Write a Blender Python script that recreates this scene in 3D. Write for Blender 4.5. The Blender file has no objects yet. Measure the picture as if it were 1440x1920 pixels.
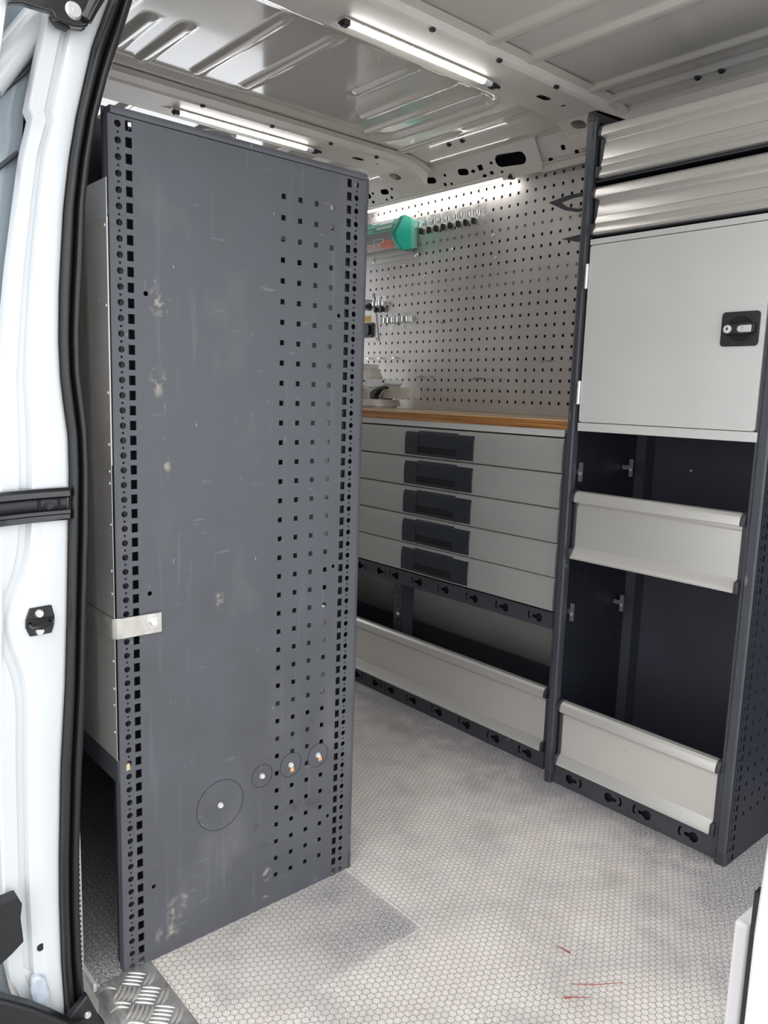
import bpy, bmesh, math, random
from mathutils import Vector, Matrix
from mathutils.geometry import tessellate_polygon
random.seed(7)
PI = math.pi
S = bpy.context.scene
COL = S.collection

# ------------------------------------------------------------------ camera
cam_d = bpy.data.cameras.new('camera'); cam = bpy.data.objects.new('camera', cam_d); COL.objects.link(cam)
cam_d.sensor_fit = 'HORIZONTAL'; cam_d.sensor_width = 36.0
cam_d.lens = 36.0 * 1455.487 / 1440.0
cam_d.clip_start = 0.02
RX = (0.6538439, 0.7559610, 0.0317990)
RY = (0.1327016, -0.0731975, -0.9884495)
RZ = (-0.7449016, 0.6505115, -0.1481770)
M = Matrix(((RX[0], -RY[0], -RZ[0], 1.2680), (RX[1], -RY[1], -RZ[1], -0.5087), (RX[2], -RY[2], -RZ[2], 1.07), (0, 0, 0, 1)))
cam.matrix_world = M
S.camera = cam

# ------------------------------------------------------------------ daylight and exposure
W = bpy.data.worlds.new('overcast_sky'); S.world = W; W.use_nodes = True
_n = W.node_tree.nodes; _bg = _n['Background']
_tc = _n.new('ShaderNodeTexCoord'); _sx = _n.new('ShaderNodeSeparateXYZ'); _cr = _n.new('ShaderNodeValToRGB')
W.node_tree.links.new(_tc.outputs['Generated'], _sx.inputs[0]); W.node_tree.links.new(_sx.outputs['Z'], _cr.inputs[0])
W.node_tree.links.new(_cr.outputs[0], _bg.inputs[0])
_cr.color_ramp.elements[0].position = 0.0; _cr.color_ramp.elements[0].color = (0.86, 0.89, 0.93, 1)
_cr.color_ramp.elements[1].position = 0.9; _cr.color_ramp.elements[1].color = (0.97, 0.99, 1.0, 1)
_bg.inputs[1].default_value = 1.3
LED_POWER = 8.0
vs = S.view_settings
vs.view_transform = 'Standard'; vs.look = 'None'; vs.gamma = 1.0; vs.use_curve_mapping = False
vs.exposure = 1.17
S.cycles.use_denoising = True
S.cycles.max_bounces = 10; S.cycles.diffuse_bounces = 6; S.cycles.glossy_bounces = 5

# ------------------------------------------------------------------ mesh helpers
class MB:
    def __init__(s): s.v = []; s.f = []; s.sm = []
    def add(s, vs_, fs, smooth=False):
        o = len(s.v); s.v += [tuple(p) for p in vs_]
        for f in fs: s.f.append(tuple(i + o for i in f)); s.sm.append(smooth)
        return s
    def box(s, x0, x1, y0, y1, z0, z1):
        return s.add([(x0,y0,z0),(x1,y0,z0),(x1,y1,z0),(x0,y1,z0),(x0,y0,z1),(x1,y0,z1),(x1,y1,z1),(x0,y1,z1)],
                     [(0,3,2,1),(4,5,6,7),(0,1,5,4),(1,2,6,5),(2,3,7,6),(3,0,4,7)])
    def quad(s, a, b, c, d): return s.add([a,b,c,d], [(0,1,2,3)])
    def prism(s, pts, to3, d0, d1, smooth=False):
        """closed 2D polygon pts extruded; to3(u, v, d) -> xyz"""
        n = len(pts)
        vv = [to3(u, v, d0) for u, v in pts] + [to3(u, v, d1) for u, v in pts]
        fs = [(i, (i+1) % n, n + (i+1) % n, n + i) for i in range(n)]
        s.add(vv, fs, smooth)
        tri = tessellate_polygon([[Vector((u, v, 0)) for u, v in pts]])
        s.add([to3(u, v, d0) for u, v in pts], [tuple(t) for t in tri])
        s.add([to3(u, v, d1) for u, v in pts], [tuple(t) for t in tri])
        return s
    def plate(s, outer, holes, to3, t, back=True):
        """flat plate with real holes, tessellated"""
        loops = [outer] + holes
        flat = [p for l in loops for p in l]
        tri = tessellate_polygon([[Vector((u, v, 0)) for u, v in l] for l in loops])
        s.add([to3(u, v, 0) for u, v in flat], [tuple(q) for q in tri])
        if back: s.add([to3(u, v, -t) for u, v in flat], [tuple(q) for q in tri])
        for l in loops:
            n = len(l)
            s.add([to3(u, v, 0) for u, v in l] + [to3(u, v, -t) for u, v in l], [(i, (i+1) % n, n+(i+1) % n, n+i) for i in range(n)])
        return s
    def strip(s, secs, closed=False, smooth=True, caps=False):
        """loft: list of sections, each a list of points"""
        m = len(secs[0]); vv = [p for q in secs for p in q]; fs = []
        for i in range(len(secs) - 1):
            for j in range(m if closed else m - 1):
                k = (j + 1) % m
                fs.append((i*m+j, i*m+k, (i+1)*m+k, (i+1)*m+j))
        s.add(vv, fs, smooth)
        if caps:
            s.add(secs[0], [tuple(range(m))]); s.add(secs[-1], [tuple(range(m))])
        return s
    def tube(s, path, r, n=10, caps=True, flat=1.0):
        P = [Vector(p) for p in path]; secs = []
        up = None
        for i, p in enumerate(P):
            t = (P[min(i+1, len(P)-1)] - P[max(i-1, 0)]).normalized()
            if up is None:
                up = t.orthogonal().normalized()
            up = (up - t * up.dot(t)).normalized(); b = t.cross(up)
            rr = r[i] if isinstance(r, (list, tuple)) else r
            secs.append([p + up * (rr * math.cos(2*PI*k/n)) + b * (rr * flat * math.sin(2*PI*k/n)) for k in range(n)])
        return s.strip(secs, closed=True, caps=caps)
    def cyl(s, c, axis, r, h, n=16, r2=None):
        a = Vector(axis).normalized(); c = Vector(c)
        u = a.orthogonal().normalized(); w = a.cross(u); r2 = r if r2 is None else r2
        A = [c + u*(r*math.cos(2*PI*k/n)) + w*(r*math.sin(2*PI*k/n)) for k in range(n)]
        B = [c + a*h + u*(r2*math.cos(2*PI*k/n)) + w*(r2*math.sin(2*PI*k/n)) for k in range(n)]
        s.add(A + B, [(i, (i+1) % n, n+(i+1) % n, n+i) for i in range(n)], True)
        s.add(A, [tuple(range(n))]); s.add(B, [tuple(range(n))])
        return s
    def dome(s, c, axis, r, h, n=12, m=4):
        a = Vector(axis).normalized(); c = Vector(c); u = a.orthogonal().normalized(); w = a.cross(u)
        secs = []
        for j in range(m + 1):
            t = j / m * PI / 2
            rr = max(r * math.cos(t), 1e-5)
            secs.append([c + a*(h*math.sin(t)) + u*(rr*math.cos(2*PI*k/n)) + w*(rr*math.sin(2*PI*k/n)) for k in range(n)])
        return s.strip(secs, closed=True, caps=True)
    def build(s, name, mat, parent=None, bevel=0.0, seg=2, sharp=35, kind=None):
        me = bpy.data.meshes.new(name); me.from_pydata(s.v, [], s.f)
        bm = bmesh.new(); bm.from_mesh(me)
        bmesh.ops.remove_doubles(bm, verts=bm.verts, dist=2e-6)
        bmesh.ops.recalc_face_normals(bm, faces=bm.faces)
        bm.to_mesh(me); bm.free()
        me.materials.append(mat)
        me.shade_smooth(); me.set_sharp_from_angle(angle=math.radians(sharp))
        o = bpy.data.objects.new(name, me); COL.objects.link(o)
        if parent is not None:
            o.parent = parent
            if parent.parent is None: o.location = -Vector(parent.location)
        if bevel > 0:
            md = o.modifiers.new('bevel', 'BEVEL'); md.width = bevel; md.segments = seg; md.limit_method = 'ANGLE'; md.angle_limit = math.radians(50)
            md.use_clamp_overlap = True
        if kind: o['kind'] = kind
        return o

def thing(name, label, cat, loc=(0, 0, 0), group=None):
    o = bpy.data.objects.new(name, None); COL.objects.link(o); o.location = loc
    o.empty_display_size = 0.05
    o['label'] = label; o['category'] = cat
    if group: o['group'] = group
    return o
def tag(o, label, cat, group=None):
    o['label'] = label; o['category'] = cat
    if group: o['group'] = group
    return o
def struct(o): o['kind'] = 'structure'; return o
def copy_tree(root, loc, label):
    r = root.copy(); COL.objects.link(r); r.location = loc; r['label'] = label
    for ch in list(root.children):
        c = ch.copy(); COL.objects.link(c); c.parent = r
        for g in list(ch.children):
            d = g.copy(); COL.objects.link(d); d.parent = c
    return r
def circ(u, v, r, n=14): return [(u + r*math.cos(2*PI*k/n), v + r*math.sin(2*PI*k/n)) for k in range(n)]
def rect(u, v, w, h): return [(u-w/2, v-h/2), (u+w/2, v-h/2), (u+w/2, v+h/2), (u-w/2, v+h/2)]
def slot(u, v, w, h, n=5, ang=0.0):
    """stadium-shaped slot, long side w"""
    r = h/2; out = []
    for k in range(n+1): a = -PI/2 + PI*k/n; out.append((w/2 - r + r*math.cos(a), r*math.sin(a)))
    for k in range(n+1): a = PI/2 + PI*k/n; out.append((-w/2 + r + r*math.cos(a), r*math.sin(a)))
    c, s_ = math.cos(ang), math.sin(ang)
    return [(u + x*c - y*s_, v + x*s_ + y*c) for x, y in out]
def rrect(u, v, w, h, r, n=4):
    out = []
    for cx, cy, a0 in ((w/2-r, -h/2+r, -PI/2), (w/2-r, h/2-r, 0), (-w/2+r, h/2-r, PI/2), (-w/2+r, -h/2+r, PI)):
        for k in range(n+1): a = a0 + PI/2*k/n; out.append((u + cx + r*math.cos(a), v + cy + r*math.sin(a)))
    return out
def cell(mb, u0, v0, u1, v1, hole, to3, t):
    """one rectangular cell of a perforated sheet"""
    if hole is None:
        mb.add([to3(u0,v0,0), to3(u1,v0,0), to3(u1,v1,0), to3(u0,v1,0)], [(0,1,2,3)]); return
    if hole[0] == 'r':
        _, cu, cv, w, h = hole
        o = [(u0,v0),(u1,v0),(u1,v1),(u0,v1)]; i = rect(cu, cv, w, h)
    else:
        _, cu, cv, r = hole
        angs = [2*PI*k/12 + 0.13 for k in range(12)] + [math.atan2(b-cv, a-cu) % (2*PI) for a, b in ((u0,v0),(u1,v0),(u1,v1),(u0,v1))]
        angs.sort(); o = []; i = []
        for a in angs:
            c, s_ = math.cos(a), math.sin(a); k = 1e9
            if c > 1e-9: k = min(k, (u1-cu)/c)
            if c < -1e-9: k = min(k, (u0-cu)/c)
            if s_ > 1e-9: k = min(k, (v1-cv)/s_)
            if s_ < -1e-9: k = min(k, (v0-cv)/s_)
            o.append((cu+c*k, cv+s_*k)); i.append((cu+c*r, cv+s_*r))
    n = len(o)
    vv = [to3(a,b,0) for a,b in o] + [to3(a,b,0) for a,b in i] + [to3(a,b,-t) for a,b in i]
    fs = [(k,(k+1)%n,n+(k+1)%n,n+k) for k in range(n)] + [(n+k,n+(k+1)%n,2*n+(k+1)%n,2*n+k) for k in range(n)]
    mb.add(vv, fs)
def column(mb, u0, u1, v0, v1, holes, to3, t):
    """vertical strip; holes: sorted list of (va, vb, hole)"""
    v = v0
    for va, vb, h in holes:
        va = max(va, v0); vb = min(vb, v1)
        if va > v + 1e-5: cell(mb, u0, v, u1, va, None, to3, t)
        cell(mb, u0, va, u1, vb, h, to3, t); v = vb
    if v < v1 - 1e-5: cell(mb, u0, v, u1, v1, None, to3, t)
def interp(tab, z):
    if z <= tab[0][0]: return tab[0][1]
    for (a, p), (b, q) in zip(tab, tab[1:]):
        if z <= b:
            t = (z-a)/(b-a); return p + (q-p)*t
    return tab[-1][1]

# ------------------------------------------------------------------ materials
def nd(nt, typ, **kw):
    n = nt.nodes.new(typ)
    for k, v in kw.items():
        if k.startswith('i'):
            n.inputs[int(k[1:])].default_value = v
        else: setattr(n, k, v)
    return n
def mat(name, color, rough=0.5, metal=0.0, coat=0.0, var=0.0, vscale=6.0, bump=0.0, bscale=200.0, rvar=0.0, stretch=None, spec=0.5):
    m = bpy.data.materials.new(name); m.use_nodes = True
    nt = m.node_tree; b = nt.nodes['Principled BSDF']
    b.inputs['Base Color'].default_value = (*color, 1); b.inputs['Roughness'].default_value = rough
    b.inputs['Metallic'].default_value = metal; b.inputs['Coat Weight'].default_value = coat; b.inputs['Coat Roughness'].default_value = 0.05
    b.inputs['Specular IOR Level'].default_value = spec
    tc = nd(nt, 'ShaderNodeTexCoord')
    src = tc.outputs['Object']
    if stretch:
        mp = nd(nt, 'ShaderNodeMapping'); mp.inputs['Scale'].default_value = stretch
        nt.links.new(src, mp.inputs[0]); src = mp.outputs[0]
    if var > 0 or rvar > 0:
        no = nd(nt, 'ShaderNodeTexNoise'); no.inputs['Scale'].default_value = vscale; no.inputs['Detail'].default_value = 6
        nt.links.new(src, no.inputs['Vector'])
    if var > 0:
        mx = nd(nt, 'ShaderNodeMix', data_type='RGBA')
        mr = nd(nt, 'ShaderNodeMapRange'); mr.inputs[1].default_value = 0.3; mr.inputs[2].default_value = 0.7
        nt.links.new(no.outputs[0], mr.inputs[0]); nt.links.new(mr.outputs[0], mx.inputs[0])
        mx.inputs[6].default_value = (*[c*(1-var) for c in color], 1); mx.inputs[7].default_value = (*[min(1, c*(1+var)) for c in color], 1)
        nt.links.new(mx.outputs[2], b.inputs['Base Color'])
    if rvar > 0:
        m2 = nd(nt, 'ShaderNodeMapRange'); m2.inputs[1].default_value = 0.3; m2.inputs[2].default_value = 0.7
        m2.inputs[3].default_value = max(0.02, rough-rvar); m2.inputs[4].default_value = rough+rvar
        nt.links.new(no.outputs[0], m2.inputs[0]); nt.links.new(m2.outputs[0], b.inputs['Roughness'])
    if bump > 0:
        n2 = nd(nt, 'ShaderNodeTexNoise'); n2.inputs['Scale'].default_value = bscale; n2.inputs['Detail'].default_value = 3
        nt.links.new(src, n2.inputs['Vector'])
        bp = nd(nt, 'ShaderNodeBump'); bp.inputs['Strength'].default_value = bump; bp.inputs['Distance'].default_value = 0.001
        nt.links.new(n2.outputs[0], bp.inputs['Height']); nt.links.new(bp.outputs[0], b.inputs['Normal'])
    return m
def add_layer(m, mask_socket_fn, color, rough=None):
    """mix another colour over the base colour with a procedural mask"""
    nt = m.node_tree; b = nt.nodes['Principled BSDF']
    mk = mask_socket_fn(nt)
    mx = nd(nt, 'ShaderNodeMix', data_type='RGBA'); mx.inputs[7].default_value = (*color, 1)
    s = b.inputs['Base Color']
    if s.is_linked:
        src = s.links[0].from_socket; nt.links.new(src, mx.inputs[6])
    else: mx.inputs[6].default_value = s.default_value
    nt.links.new(mk, mx.inputs[0]); nt.links.new(mx.outputs[2], s)
    return m
def noise_mask(scale, lo, hi, stretch=(1,1,1), amt=1.0, detail=4, rot=(0,0,0), off=(0,0,0)):
    def fn(nt):
        tc = nd(nt, 'ShaderNodeTexCoord'); mp = nd(nt, 'ShaderNodeMapping'); mp.inputs['Scale'].default_value = stretch
        mp.inputs['Rotation'].default_value = rot; mp.inputs['Location'].default_value = off
        no = nd(nt, 'ShaderNodeTexNoise'); no.inputs['Scale'].default_value = scale; no.inputs['Detail'].default_value = detail
        nt.links.new(tc.outputs['Object'], mp.inputs[0]); nt.links.new(mp.outputs[0], no.inputs['Vector'])
        mr = nd(nt, 'ShaderNodeMapRange'); mr.inputs[1].default_value = lo; mr.inputs[2].default_value = hi; mr.inputs[4].default_value = amt
        nt.links.new(no.outputs[0], mr.inputs[0]); return mr.outputs[0]
    return fn
def spots_mask(spots, scale=60, amt=1.0, lo=0.42, hi=0.62, stretch=(1,1,1)):
    """smudges of dirt: soft ellipsoids at object positions broken up by noise. spots: (x,y,z,rx,ry,rz)"""
    def fn(nt):
        tc = nd(nt, 'ShaderNodeTexCoord'); acc = None
        for x, y, z, a, b, c in spots:
            sb = nd(nt, 'ShaderNodeVectorMath', operation='SUBTRACT'); sb.inputs[1].default_value = (x, y, z); nt.links.new(tc.outputs['Object'], sb.inputs[0])
            dv = nd(nt, 'ShaderNodeVectorMath', operation='DIVIDE'); dv.inputs[1].default_value = (a, b, c); nt.links.new(sb.outputs[0], dv.inputs[0])
            ln = nd(nt, 'ShaderNodeVectorMath', operation='LENGTH'); nt.links.new(dv.outputs[0], ln.inputs[0])
            mr = nd(nt, 'ShaderNodeMapRange'); mr.inputs[1].default_value = 1.0; mr.inputs[2].default_value = 0.35; nt.links.new(ln.outputs['Value'], mr.inputs[0])
            if acc is None: acc = mr.outputs[0]
            else:
                mm = nd(nt, 'ShaderNodeMath', operation='MAXIMUM'); nt.links.new(acc, mm.inputs[0]); nt.links.new(mr.outputs[0], mm.inputs[1]); acc = mm.outputs[0]
        mp = nd(nt, 'ShaderNodeMapping'); mp.inputs['Scale'].default_value = stretch; nt.links.new(tc.outputs['Object'], mp.inputs[0])
        no = nd(nt, 'ShaderNodeTexNoise'); no.inputs['Scale'].default_value = scale; no.inputs['Detail'].default_value = 6; nt.links.new(mp.outputs[0], no.inputs['Vector'])
        m2 = nd(nt, 'ShaderNodeMapRange'); m2.inputs[1].default_value = lo; m2.inputs[2].default_value = hi; m2.inputs[4].default_value = amt; nt.links.new(no.outputs[0], m2.inputs[0])
        mu = nd(nt, 'ShaderNodeMath', operation='MULTIPLY'); nt.links.new(acc, mu.inputs[0]); nt.links.new(m2.outputs[0], mu.inputs[1])
        return mu.outputs[0]
    return fn
def emit(name, color, power):
    m = bpy.data.materials.new(name); m.use_nodes = True; b = m.node_tree.nodes['Principled BSDF']
    b.inputs['Base Color'].default_value = (*color, 1); b.inputs['Emission Color'].default_value = (*color, 1); b.inputs['Emission Strength'].default_value = power
    return m

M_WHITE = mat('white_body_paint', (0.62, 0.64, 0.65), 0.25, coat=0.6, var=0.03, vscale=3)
M_CREAM = mat('roof_paint', (0.64, 0.61, 0.57), 0.10, coat=0.7, var=0.03, vscale=2)
M_CREAMR = mat('rail_paint', (0.66, 0.62, 0.575), 0.45, coat=0.05, var=0.05, vscale=8)
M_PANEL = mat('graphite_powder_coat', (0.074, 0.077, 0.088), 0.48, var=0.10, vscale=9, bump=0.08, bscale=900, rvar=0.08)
add_layer(M_PANEL, noise_mask(26, 0.60, 0.70, (1, 2.2, 0.14), 0.14), (0.20, 0.205, 0.22))
add_layer(M_PANEL, noise_mask(7, 0.58, 0.80, (1, 1, 0.6), 0.45), (0.16, 0.16, 0.165))
add_layer(M_PANEL, noise_mask(90, 0.735, 0.76, (1, 1, 0.30), 0.8), (0.34, 0.35, 0.37))
add_layer(M_PANEL, noise_mask(48, 0.695, 0.72, (1, 0.30, 1.6), 0.20, rot=(1.0, 0, 0), off=(3, 1, 2)), (0.25, 0.26, 0.28))
add_layer(M_PANEL, noise_mask(75, 0.70, 0.73, (1, 0.22, 1.5), 0.26, rot=(0.7, 0, 0)), (0.27, 0.28, 0.30))
add_layer(M_PANEL, noise_mask(75, 0.72, 0.745, (1, 1.4, 0.16), 0.40, rot=(-0.5, 0, 0)), (0.27, 0.28, 0.30))
add_layer(M_PANEL, spots_mask([(0, .082, 1.215, .05, .022, .03), (0, .079, 1.08, .05, .02, .03), (0, .093, .935, .05, .008, .02), (0, .195, .68, .05, .012, .02),
                              (0, .10, .085, .05, .03, .028), (0, .085, .045, .05, .03, .022), (0, .125, .105, .05, .025, .008), (0, .305, .075, .05, .016, .02), (0, .30, .022, .05, .012, .006)], 70, 0.62, 0.48, 0.66), (0.42, 0.38, 0.29))
add_layer(M_PANEL, spots_mask([(0, .28, .19, .05, .012, .012), (0, .30, .14, .05, .012, .010), (0, .287, .205, .05, .012, .006), (0, .40, .20, .05, .09, .02)], 50, 0.7), (0.045, 0.04, 0.04))
M_FRAME = mat('graphite_frame_paint', (0.046, 0.049, 0.058), 0.42, var=0.12, vscale=12, bump=0.05, bscale=700)
add_layer(M_FRAME, noise_mask(60, 0.70, 0.74, (1, 1, 0.5), 0.5), (0.22, 0.22, 0.22))
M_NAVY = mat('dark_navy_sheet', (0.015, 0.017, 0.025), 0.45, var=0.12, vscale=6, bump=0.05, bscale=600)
M_NAVYLIT = mat('navy_sheet_lit', (0.040, 0.042, 0.056), 0.5, var=0.08, vscale=6)  # navy sheet recoloured lighter, with the light falling on it painted in
M_BLACK = mat('black_plastic', (0.010, 0.010, 0.012), 0.42, var=0.1, vscale=30, bump=0.1, bscale=500)
M_BLACKGL = mat('black_gloss_paint', (0.008, 0.008, 0.009), 0.22, coat=0.4)
M_RUBBER = mat('black_rubber', (0.010, 0.0095, 0.0095), 0.36, var=0.10, vscale=40, bump=0.12, bscale=350)
M_CAPS = mat('grey_plastic', (0.035, 0.035, 0.042), 0.45)
M_HANDLE = mat('slate_plastic', (0.024, 0.028, 0.036), 0.40, bump=0.06, bscale=900, var=0.06)
M_SILVER = mat('silver_painted_steel', (0.62, 0.605, 0.58), 0.36, metal=0.12, var=0.03, vscale=5, coat=0.1)
add_layer(M_SILVER, noise_mask(45, 0.735, 0.77, (1, 1, 0.35), 0.5), (0.30, 0.30, 0.29))
M_DRAWER = mat('drawer_aluminium', (0.50, 0.49, 0.465), 0.38, metal=0.40, var=0.03, vscale=5, stretch=(0.3, 1, 4))
add_layer(M_DRAWER, noise_mask(38, 0.735, 0.77, (0.5, 1, 1.3), 0.5), (0.25, 0.25, 0.24))
M_ALU = mat('anodised_aluminium', (0.68, 0.655, 0.615), 0.33, metal=0.55, var=0.02, vscale=4, stretch=(0.3, 1, 3))
add_layer(M_ALU, noise_mask(55, 0.72, 0.76, (0.6, 1, 1.5), 0.55), (0.36, 0.34, 0.30))
M_PEG = mat('brushed_aluminium_board', (0.60, 0.57, 0.545), 0.42, metal=0.6, var=0.10, vscale=3.0, bump=0.05, bscale=300, rvar=0.08, stretch=(1, 1, 0.5))
add_layer(M_PEG, spots_mask([(-.72, 1.69, 1.145, .15, .05, .006), (-.42, 1.69, 1.205, .12, .05, .004), (-1.02, 1.69, 1.150, .08, .05, .010), (-.93, 1.69, 1.36, .03, .05, .006)], 120, 0.9, 0.45, 0.6, (0.2, 1, 1)), (0.10, 0.09, 0.08))
add_layer(M_PEG, noise_mask(60, 0.70, 0.76, (1, 1, 1), 0.35), (0.72, 0.70, 0.68))
M_CLAD = mat('dull_stainless_sheet', (0.46, 0.43, 0.40), 0.38, metal=0.55, var=0.22, vscale=5, rvar=0.12, stretch=(1, 1, 0.35))
add_layer(M_CLAD, noise_mask(130, 0.68, 0.70, (1, 1, 1), 0.8), (0.85, 0.85, 0.85))
add_layer(M_CLAD, noise_mask(14, 0.62, 0.72, (1, 1, 0.25), 0.5), (0.30, 0.24, 0.18))
M_CHROME = mat('zinc_plated_steel', (0.74, 0.73, 0.71), 0.28, metal=0.75, var=0.08, vscale=40, rvar=0.06)
M_STRAP = mat('galvanised_strap', (0.56, 0.545, 0.50), 0.30, metal=0.8, var=0.12, vscale=40, rvar=0.06)
M_BOLT = mat('bright_zinc', (0.82, 0.82, 0.80), 0.35, metal=0.5, var=0.15, vscale=200)
M_STEELDK = mat('dull_steel', (0.28, 0.28, 0.28), 0.4, metal=0.8)
M_BRIGHT = mat('bright_chrome', (0.85, 0.85, 0.85), 0.12, metal=1.0)
M_GREYST = mat('cast_grey_paint', (0.62, 0.59, 0.54), 0.35, metal=0.15, var=0.12, vscale=14, coat=0.2)
M_LED = emit('led_diffuser', (1.0, 0.99, 0.97), LED_POWER)
M_LENS = mat('frosted_lens', (0.75, 0.77, 0.78), 0.3)
M_GREEN = mat('green_plastic', (0.01, 0.42, 0.30), 0.28, coat=0.3)
M_GREENREFL = mat('green_reflection', (0.16, 0.45, 0.36), 0.3, coat=0.2)
M_CLEAR = mat('smoky_grey_plastic', (0.30, 0.33, 0.31), 0.16, coat=0.6)
M_LABELW = mat('white_label', (0.80, 0.84, 0.82), 0.3)
M_LABELR = mat('red_label', (0.72, 0.16, 0.11), 0.4)
M_LABELS = mat('skin_tone_print', (0.68, 0.46, 0.37), 0.4)
M_YEL = mat('yellow_label', (0.80, 0.52, 0.02), 0.45)
M_GLASS = mat('blue_grey_door_gloss', (0.30, 0.345, 0.38), 0.18, coat=0.6, var=0.15, vscale=3)
M_TRIMGREY = mat('grey_plastic_trim', (0.50, 0.48, 0.48), 0.5, var=0.05, vscale=10)
M_DIRTYWHITE = mat('dirty_white_paint', (0.72, 0.70, 0.67), 0.4, var=0.12, vscale=12)
M_PLASTICFILM = mat('translucent_plastic', (0.50, 0.55, 0.62), 0.25, coat=0.3, var=0.15, vscale=60)
M_WALL = mat('cream_inner_skin', (0.66, 0.63, 0.58), 0.4, var=0.05)
M_WALLSHADE = mat('wall_shade_dark', (0.05, 0.05, 0.052), 0.7)  # wall skin coloured dark, painting the shade behind the board holes
M_WARCH = mat('grey_wheel_arch_liner', (0.47, 0.45, 0.42), 0.36, coat=0.3, var=0.06, vscale=6)
M_GROUND = mat('paved_ground', (0.32, 0.305, 0.29), 0.9, var=0.25, vscale=3, bump=0.3, bscale=60)
M_LEAF = mat('dead_leaf', (0.20, 0.09, 0.045), 0.7, var=0.3, vscale=30)
M_INK = mat('black_scribe', (0.02, 0.02, 0.022), 0.6)
M_SHADE = mat('recess_shade', (0.006, 0.006, 0.007), 0.8)  # near-black that paints the shade inside holes, gaps and recesses
M_ORANGE = mat('orange_wood_block', (0.72, 0.36, 0.16), 0.6)
M_TREAD = mat('aluminium_tread_plate', (0.50, 0.48, 0.46), 0.36, metal=0.7, var=0.28, vscale=24, rvar=0.12)
add_layer(M_TREAD, noise_mask(30, 0.55, 0.72, (1, 1, 1), 0.5), (0.12, 0.10, 0.085))
M_TREADBAR = mat('worn_tread_bar', (0.78, 0.75, 0.71), 0.38, metal=0.7, var=0.1, vscale=40)

def make_wood(name, top):
    m = mat(name, (0.66, 0.46, 0.27) if top else (0.42, 0.19, 0.06), 0.42, coat=0.15)
    nt = m.node_tree; b = nt.nodes['Principled BSDF']
    tc = nd(nt, 'ShaderNodeTexCoord'); mp = nd(nt, 'ShaderNodeMapping')
    mp.inputs['Scale'].default_value = (1.2, 10, 10) if top else (1.5, 8, 190)
    no = nd(nt, 'ShaderNodeTexNoise'); no.inputs['Scale'].default_value = 2.2; no.inputs['Detail'].default_value = 8; no.inputs['Distortion'].default_value = 0.5 if top else 0.15
    nt.links.new(tc.outputs['Object'], mp.inputs[0]); nt.links.new(mp.outputs[0], no.inputs['Vector'])
    cr = nd(nt, 'ShaderNodeValToRGB'); e = cr.color_ramp.elements
    if top:
        e[0].position = 0.30; e[0].color = (0.50, 0.32, 0.16, 1); e[1].position = 0.65; e[1].color = (0.76, 0.58, 0.38, 1)
    else:
        e[0].position = 0.33; e[0].color = (0.20, 0.07, 0.016, 1); e[1].position = 0.66; e[1].color = (0.56, 0.27, 0.085, 1)
    nt.links.new(no.outputs[0], cr.inputs[0]); nt.links.new(cr.outputs[0], b.inputs['Base Color'])
    return m
M_WOODTOP = make_wood('birch_ply_face', True); M_WOODEDGE = make_wood('birch_ply_edge', False)

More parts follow.
